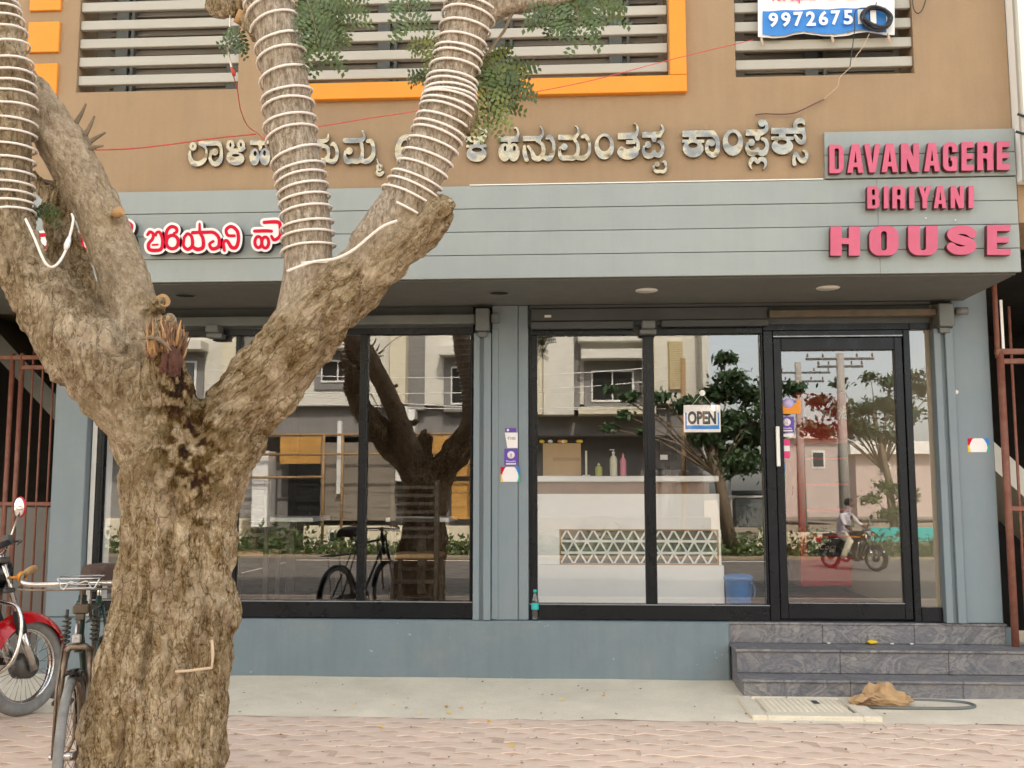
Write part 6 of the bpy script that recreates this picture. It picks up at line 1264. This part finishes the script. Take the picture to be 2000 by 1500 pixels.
# ------------------------------------------------------------------ across the street (seen in the glass)
OBY = -20.0
ob = thing('apartment_house', 'cream and grey apartment house across the street mirrored in the glass', 'building', (0, OBY, 0))
def ox(px, y=OBY): return Q(px, 900, y).x
def oz(py, y=OBY): return Q(1100, py, y).z
def orect(name, px0, py0, px1, py1, mat, proud=0.0, depth=.3, parent=None):
    x0, x1, z0, z1 = ox(px0), ox(px1), oz(py1), oz(py0); q = MB(); q.box(x0, x1, OBY - depth, OBY + proud, z0, z1, .01); return q.build(name, mat, parent or ob)
orect('main_wall', -900, 250, 1380, 790, M['light_wall'], 0, 7)
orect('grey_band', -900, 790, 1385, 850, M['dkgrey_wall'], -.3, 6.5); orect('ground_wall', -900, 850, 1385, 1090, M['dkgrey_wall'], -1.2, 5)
orect('plinth_wall', 600, 1028, 1010, 1082, M['cream_wall'], .25, 2); orect('plinth_wall', -500, 1015, 480, 1085, M['cream_wall'], .2, 2); orect('plinth_wall', 1040, 1010, 1385, 1090, M['window_back'], .15, 2)  # right-hand brown stretch: shade at the house foot put into the wall colour
for a, b, tp, mt in ((765, 796, 250, 'cream_wall'), (1046, 1061, 250, 'cream_wall'), (1370, 1384, 250, 'light_wall'), (440, 470, 250, 'cream_wall'), (200, 240, 250, 'cream_wall'), (1258, 1280, 250, 'cream_wall')): orect('pier', a, tp, b, 812 if a != 765 else 790, M[mt], .55, 1)
for a, b in ((796, 828), (1122, 1134), (470, 500), (690, 708)): orect('grey_recess', a, 250, b, 800, M['dkgrey_wall'], .04, .5)
for a, b, t0, t1 in ((1062, 1122, 250, 812),): orect('panel', a, t0, b, t1, M['light_wall'], .35, 1)
def owin(a, t0, b, t1, n=2):
    orect('surround', a - 14, t0 - 18, b + 14, t1 + 14, M['dkgrey_wall'], .06, .3); orect('canopy', a - 20, t0 - 36, b + 20, t0 - 18, M['light_wall'], .6, .5); f = orect('window', a, t0, b, t1, M['white'], .10, .2)
    w = (b - a - 4) / n
    for i in range(n): orect('pane', a + 3 + i * w, t0 + 4, a + i * w + w, t1 - 4, M['dark_glass'], .115, .05, f)
owin(1156, 724, 1240, 786); owin(880, 715, 940, 790); owin(625, 700, 692, 745); owin(300, 700, 380, 780); owin(60, 700, 140, 780)
orect('balcony_frame', 1130, 650, 1258, 672, M['light_wall'], .5, .6); orect('balcony_foot', 1130, 798, 1258, 812, M['cream_wall'], .5, .6)
lv = orect('louvre_window', 1308, 668, 1338, 762, M['louvre'], .05, .3)
q = MB()
for k in range(22): z = oz(762) + (oz(668) - oz(762)) * (k + .5) / 22; q.box(ox(1310), ox(1336), OBY + .05, OBY + .10, z - .03, z + .02)
q.build('louvre_blade', M['louvre'], lv)
orect('drain_pipe', 792, 795, 800, 900, M['white'], .5, .1); orect('white_pillar', 776, 800, 812, 940, M['white'], .3, .5); orect('white_pillar', 500, 880, 530, 1030, M['white'], .3, .5)
for a, b, t0, t1, mt in ((540, 622, 850, 905, 'ply'), (840, 926, 850, 930, 'ply'), (880, 930, 940, 1015, 'ply'), (620, 770, 862, 1018, 'louvre')):
    f = orect('shop_board', a, t0, b, t1, M['window_back'] if mt == 'louvre' else M[mt], -.6, .3)
orect('dark_doorway', 560, 905, 622, 1018, M['hole'], -.65, .2); orect('bright_slit', 656, 820, 664, 965, M['white'], -.55, .1)
for a in (648, 688): f = orect('vent_window', a, 1036, a + 34, 1062, M['white'], .30, .1); orect('pane', a + 4, 1040, a + 30, 1058, M['dark_glass'], .32, .05, f)
for k, (z, a, b) in enumerate(((oz(850), 480, 940), (oz(888), 480, 940), (oz(933), 480, 640))):
    q = MB(); q.cyl((ox(a), OBY + .5, z), (ox(b), OBY + .5, z + .02), .035, 8); q.build('scaffold_pole', M['tan_wood'], ob)
for px in (676, 824, 925, 640): q = MB(); q.cyl((ox(px), OBY + .45, -.1), (ox(px), OBY + .5, oz(850)), .04, 8); q.build('scaffold_pole', M['tan_wood'], ob)
q = MB(); pts = [Q(1332, 838, OBY + 1.0), Q(1340, 770, OBY + 1.0), Q(1334, 700, OBY + 1.0)]; q.cyl((pts[0].x, OBY + 1, -.1), pts[2], .07, 10); tag(q.build('leaning_pole', M['tan_wood']), 'thin leaning timber pole before the cream house', 'pole')
# far houses
fh = thing('far_house', 'pink washed far house behind the street trees', 'building', (-8, -44, 0))
def frect(nm, px0, py0, px1, py1, y, mat, par, dp=4): a, b = Q(px0, py0, y), Q(px1, py1, y); q = MB(); q.box(a.x, b.x, y - dp, y, b.z, a.z, .01); return q.build(nm, mat, par)
frect('wall', 1520, 855, 1640, 1010, -44, M['pink_wall'], fh); frect('roof_slab', 1515, 848, 1645, 856, -43.6, M['light_wall'], fh); f = frect('window', 1585, 880, 1612, 915, -43.95, M['white'], fh, .3); frect('pane', 1588, 884, 1609, 911, -43.9, M['dark_glass'], f, .3)
fh2 = thing('far_house', 'low white far house mirrored at the right of the door', 'building', (12, -48, 0))
frect('wall', 1670, 885, 1960, 1010, -48, M['pink_wall'], fh2); frect('roof_slab', 1660, 862, 1970, 886, -47.4, M['white_wall'], fh2); f = frect('window', 1716, 905, 1740, 925, -47.9, M['white'], fh2, .3); frect('pane', 1718, 908, 1738, 923, -47.85, M['dark_glass'], f, .3)
cw = thing('compound_wall', 'low compound wall with grey cabinets across the street', 'wall', (8, -19.5, 0))
frect('wall', 1386, 1040, 2100, 1082, -19.6, M['cream_wall'], cw, .25); f = frect('cabinet', 1436, 965, 1490, 1030, -19.2, M['shutter'], cw, .5); frect('cabinet_roof', 1432, 958, 1494, 965, -19.1, M['shutter_dark'], f, .7); frect('gate_post', 1424, 925, 1432, 1050, -19.2, M['white'], cw, .15); frect('gate_post', 1404, 925, 1410, 1050, -19.2, M['white'], cw, .15); frect('mesh_gate', 1404, 968, 1500, 972, -19.15, M['white'], cw, .05)
frect('mural', 1690, 1030, 1880, 1058, -19.3, M['teal'], cw, .05)
# poles and wires
def pole(label, px, py_top, y, arms):
    t = thing('power_pole', label, 'pole', (Q(px, 900, y).x, y, 0)); p = Q(px, py_top, y); q = MB(); q.tube([(p.x, y, -.2), (p.x, y, p.z)], [.16, .10], 10); q.build('post', M['concrete_pole'], t)
    for py, w in arms:
        z = Q(px, py, y).z; q = MB(); q.box(p.x - w, p.x + w, y - .03, y + .03, z - .03, z + .03); ar = q.build('crossarm', M['dark_metal'], t)
        for s_ in (-.95, -.5, .5, .95): q = MB(); q.lathe((p.x + w * s_, y, z + .05), [(.02, 0), (.03, .03), (.018, .05), (.03, .075), (.012, .10)], 8); q.build('insulator', M['brown_wood'], ar)
    return p
pole('taller concrete power pole with two crossarms mirrored in the door', 1640, 690, -19, [(701, .9), (716, .6)])
pole('concrete power pole with single crossarm mirrored at the left of the door', 1558, 708, -24, [(728, 1.0), (745, .8)])
for i, (pa, ya, pb, yb) in enumerate(((400, 722, 1300, 716), (400, 757, 1300, 742), (400, 770, 1300, 788), (400, 748, 1300, 798))):
    a, b = Q(pa, ya, -17.5), Q(pb, yb, -17.5); q = MB(); q.tube([a.lerp(b, t) + Vector((0, 0, -.25 * 4 * t * (1 - t))) for t in [k / 12 for k in range(13)]], .012, 5)
    tag(q.build('street_wire', M['white']), ['topmost overhead street wire in the mirrored street', 'second overhead street wire, nearly level', 'third overhead street wire dropping to the right', 'lowest overhead street wire dropping to the right'][i], 'wire')
# trees with leaf clumps
def leafy(name, label, px, y, blobs, trunk_r, leaf, n, mat, seed, grp=None):
    t = thing(name, label, 'tree', (Q(px, 900, y).x, y, 0), grp); rs = np.random.RandomState(seed); q = MB(); base = Vector((t.location.x, y, -.1)); pts = []
    for (bx_, by_, r, dy) in blobs:
        c = Q(bx_, by_, y + dy); R_ = r / F_PX * (c - CAM).length * 1.0; pts.append(c)
        for _ in range(int(n * 5 * (r / 60.0) ** 2)):
            d = rs.normal(size=3); d /= np.linalg.norm(d); rr = R_ * abs(rs.normal()) * .95; p = Vector((c.x + d[0] * rr, c.y + d[1] * rr, c.z + d[2] * rr * .55))
            a = Vector(rs.normal(size=3)).normalized(); b = a.cross(Vector(rs.normal(size=3))).normalized(); s_ = leaf * .62 * rs.uniform(.6, 1.4); q.face([p - a * s_, p + b * s_ * .45, p + a * s_, p - b * s_ * .45])
    q.build('crown', mat, t, fixn=False)['kind'] = 'stuff'; q = MB(); top = sum(pts, Vector((0, 0, 0))) / len(pts); q.tube([base, base.lerp(top, .5) + Vector((.1, 0, 0)), top], [trunk_r, trunk_r * .7, trunk_r * .3], 9)
    for p in pts: q.tube([base.lerp(top, .55), (base.lerp(top, .6) + p) / 2 + Vector((0, 0, .15)), p], [trunk_r * .22, trunk_r * .14, trunk_r * .06], 6)
    q.build('trunk', M['twig'], t); return t
leafy('street_tree', 'dark dense street tree right of the cream house mirrored in the glass', 1425, -18.3, [(1418, 700, 30, 0), (1430, 740, 45, .3), (1400, 770, 45, 0), (1460, 770, 45, -.3), (1430, 830, 70, 0), (1380, 850, 50, .4), (1480, 850, 55, 0), (1440, 900, 70, 0), (1340, 790, 34, .8), (1290, 775, 28, 1.0), (1230, 775, 26, 1.0), (1190, 760, 20, 1.1), (1220, 810, 22, .9), (1260, 845, 24, .9), (1190, 835, 20, 1.0), (1550, 760, 30, .5), (1500, 800, 40, .5)], .2, .16, 420, M['leaf_dark'], 1)
leafy('street_tree', 'airy street tree with flat branches mirrored at the right of the door', 1745, -21, [(1700, 735, 22, 0), (1740, 745, 30, .3), (1780, 735, 30, 0), (1800, 760, 35, -.3), (1730, 790, 40, 0), (1690, 800, 34, .4), (1770, 810, 42, 0), (1640, 750, 22, .6), (1840, 740, 40, .3), (1740, 850, 30, 0), (1600, 785, 34, .6), (1645, 805, 42, .5), (1585, 835, 34, .6), (1660, 835, 44, .4), (1610, 845, 30, .5), (1700, 845, 40, .2)], .14, .14, 260, M['leaf_dark'], 2)
leafy('small_tree', 'light green small tree in front of the compound wall', 1735, -20.6, [(1735, 950, 34, 0), (1700, 975, 26, .3), (1770, 970, 30, 0), (1740, 1005, 34, 0)], .08, .12, 300, M['leaf'], 3)
wd, rs = MB(), np.random.RandomState(9)
for _ in range(9000):
    x = rs.uniform(-16, 16); y = -17.6 - abs(rs.normal()) * .7; z = abs(rs.normal()) * .20 * (.5 + vnoise(np.array([[x * .8, y, 0]]), 4)[0] * 1.6); p = Vector((x, y, z - .1)); a = Vector(rs.normal(size=3)).normalized(); b = a.cross(Vector(rs.normal(size=3))).normalized(); s_ = rs.uniform(.05, .12); wd.face([p - a * s_, p + b * s_ * .4, p + a * s_, p - b * s_ * .4])
wd.build('roadside_weeds', M['leaf'], None, fixn=False)['kind'] = 'stuff'
# passing rider
rc = motorcycle('black motorcycle ridden past along the street', M['black_gloss'], M['black_gloss'])
rp = Q(1712, 1133, -13.2); rc.location = (rp.x, -13.2, -.13); rc.rotation_euler = (0, 0, R(52)); rc.scale = (.88,) * 3
def rider():
    t = thing('person', 'rider in pale lilac shirt leaning over the passing motorcycle', 'person', (0, 0, 0))
    def skin(name, verts, edges, mat, par):
        me = bpy.data.meshes.new(name); me.from_pydata([v[:3] for v in verts], edges, []); o = bpy.data.objects.new(name, me); COL.objects.link(o); sk_ = o.modifiers.new('s', 'SKIN'); sub = o.modifiers.new('u', 'SUBSURF'); sub.levels = sub.render_levels = 2
        for sv, v in zip(me.skin_vertices[0].data, verts): sv.radius = (v[3], v[3])
        me.skin_vertices[0].data[0].use_root = True
        m2 = bpy.data.meshes.new_from_object(o.evaluated_get(bpy.context.evaluated_depsgraph_get())); bpy.data.objects.remove(o)
        for p in m2.polygons: p.use_smooth = True
        return link(name, m2, mat, par)
    V = [(-.95, 0, .90, .15), (-.88, 0, 1.10, .15), (-.80, 0, 1.30, .17), (-.74, 0, 1.42, .10), (-.70, 0, 1.50, .055), (-.68, 0, 1.58, .085), (-.665, 0, 1.68, .09), (-.66, 0, 1.76, .06)]; E_ = [(i, i + 1) for i in range(7)]
    for s_ in (-1, 1):
        b = len(V); V += [(-.77, s_ * .19, 1.38, .065), (-.64, s_ * .27, 1.18, .05), (-.48, s_ * .33, 1.07, .036), (-.42, s_ * .34, 1.045, .034)]; E_ += [(2, b), (b, b + 1), (b + 1, b + 2), (b + 2, b + 3)]
        b = len(V); V += [(-.86, s_ * .11, .88, .10), (-.55, s_ * .19, .72, .075), (-.72, s_ * .20, .38, .052), (-.76, s_ * .20, .29, .045), (-.62, s_ * .21, .25, .035)]; E_ += [(0, b), (b, b + 1), (b + 1, b + 2), (b + 2, b + 3), (b + 3, b + 4)]
    skin('body', V, E_, M['shirt'], t)
    for s_ in (-1, 1):
        q = MB(); q.tube([(-.80, s_ * .10, .88), (-.56, s_ * .19, .73), (-.715, s_ * .20, .40), (-.755, s_ * .20, .30)], [.115, .092, .075, .072], 10); q.build('trouser_leg', M['cream_wall'], t); q = MB(); q.tube([(-.78, s_ * .20, .27), (-.70, s_ * .205, .25), (-.60, s_ * .21, .245)], [.045, .05, .035], 8); q.build('shoe', M['ink'], t); q = MB(); q.tube([(-.56, s_ * .30, 1.12), (-.48, s_ * .33, 1.08), (-.42, s_ * .34, 1.05)], [.045, .042, .04], 8); q.build('forearm', M['skin'], t)
    q = MB(); q.add(*ball_vf((-.665, 0, 1.68), .105, 16, 12, (1.05, .85, 1.1)), True); hd = q.build('head', M['skin'], t)
    q = MB(); q.add(*ball_vf((-.685, 0, 1.71), .112, 16, 12, (1.05, .9, 1.05)), True); q.build('hair', M['hair'], hd); q = MB(); q.add(*ball_vf((-.555, 0, 1.67), .02, 8, 6, (1, .8, 1.4)), True); q.build('nose', M['skin'], hd)
    for s_ in (-1, 1):
        for k in range(5): q = MB(); q.tube([(-.43, s_ * (.31 + .018 * k), 1.05), (-.395, s_ * (.31 + .018 * k), 1.055), (-.39, s_ * (.31 + .018 * k), 1.02)], .009, 6); q.build('finger', M['skin'], t)
    return t
rd = rider(); rd.location = rc.location; rd.rotation_euler = rc.rotation_euler; rd.scale = (.88, .88, .82)
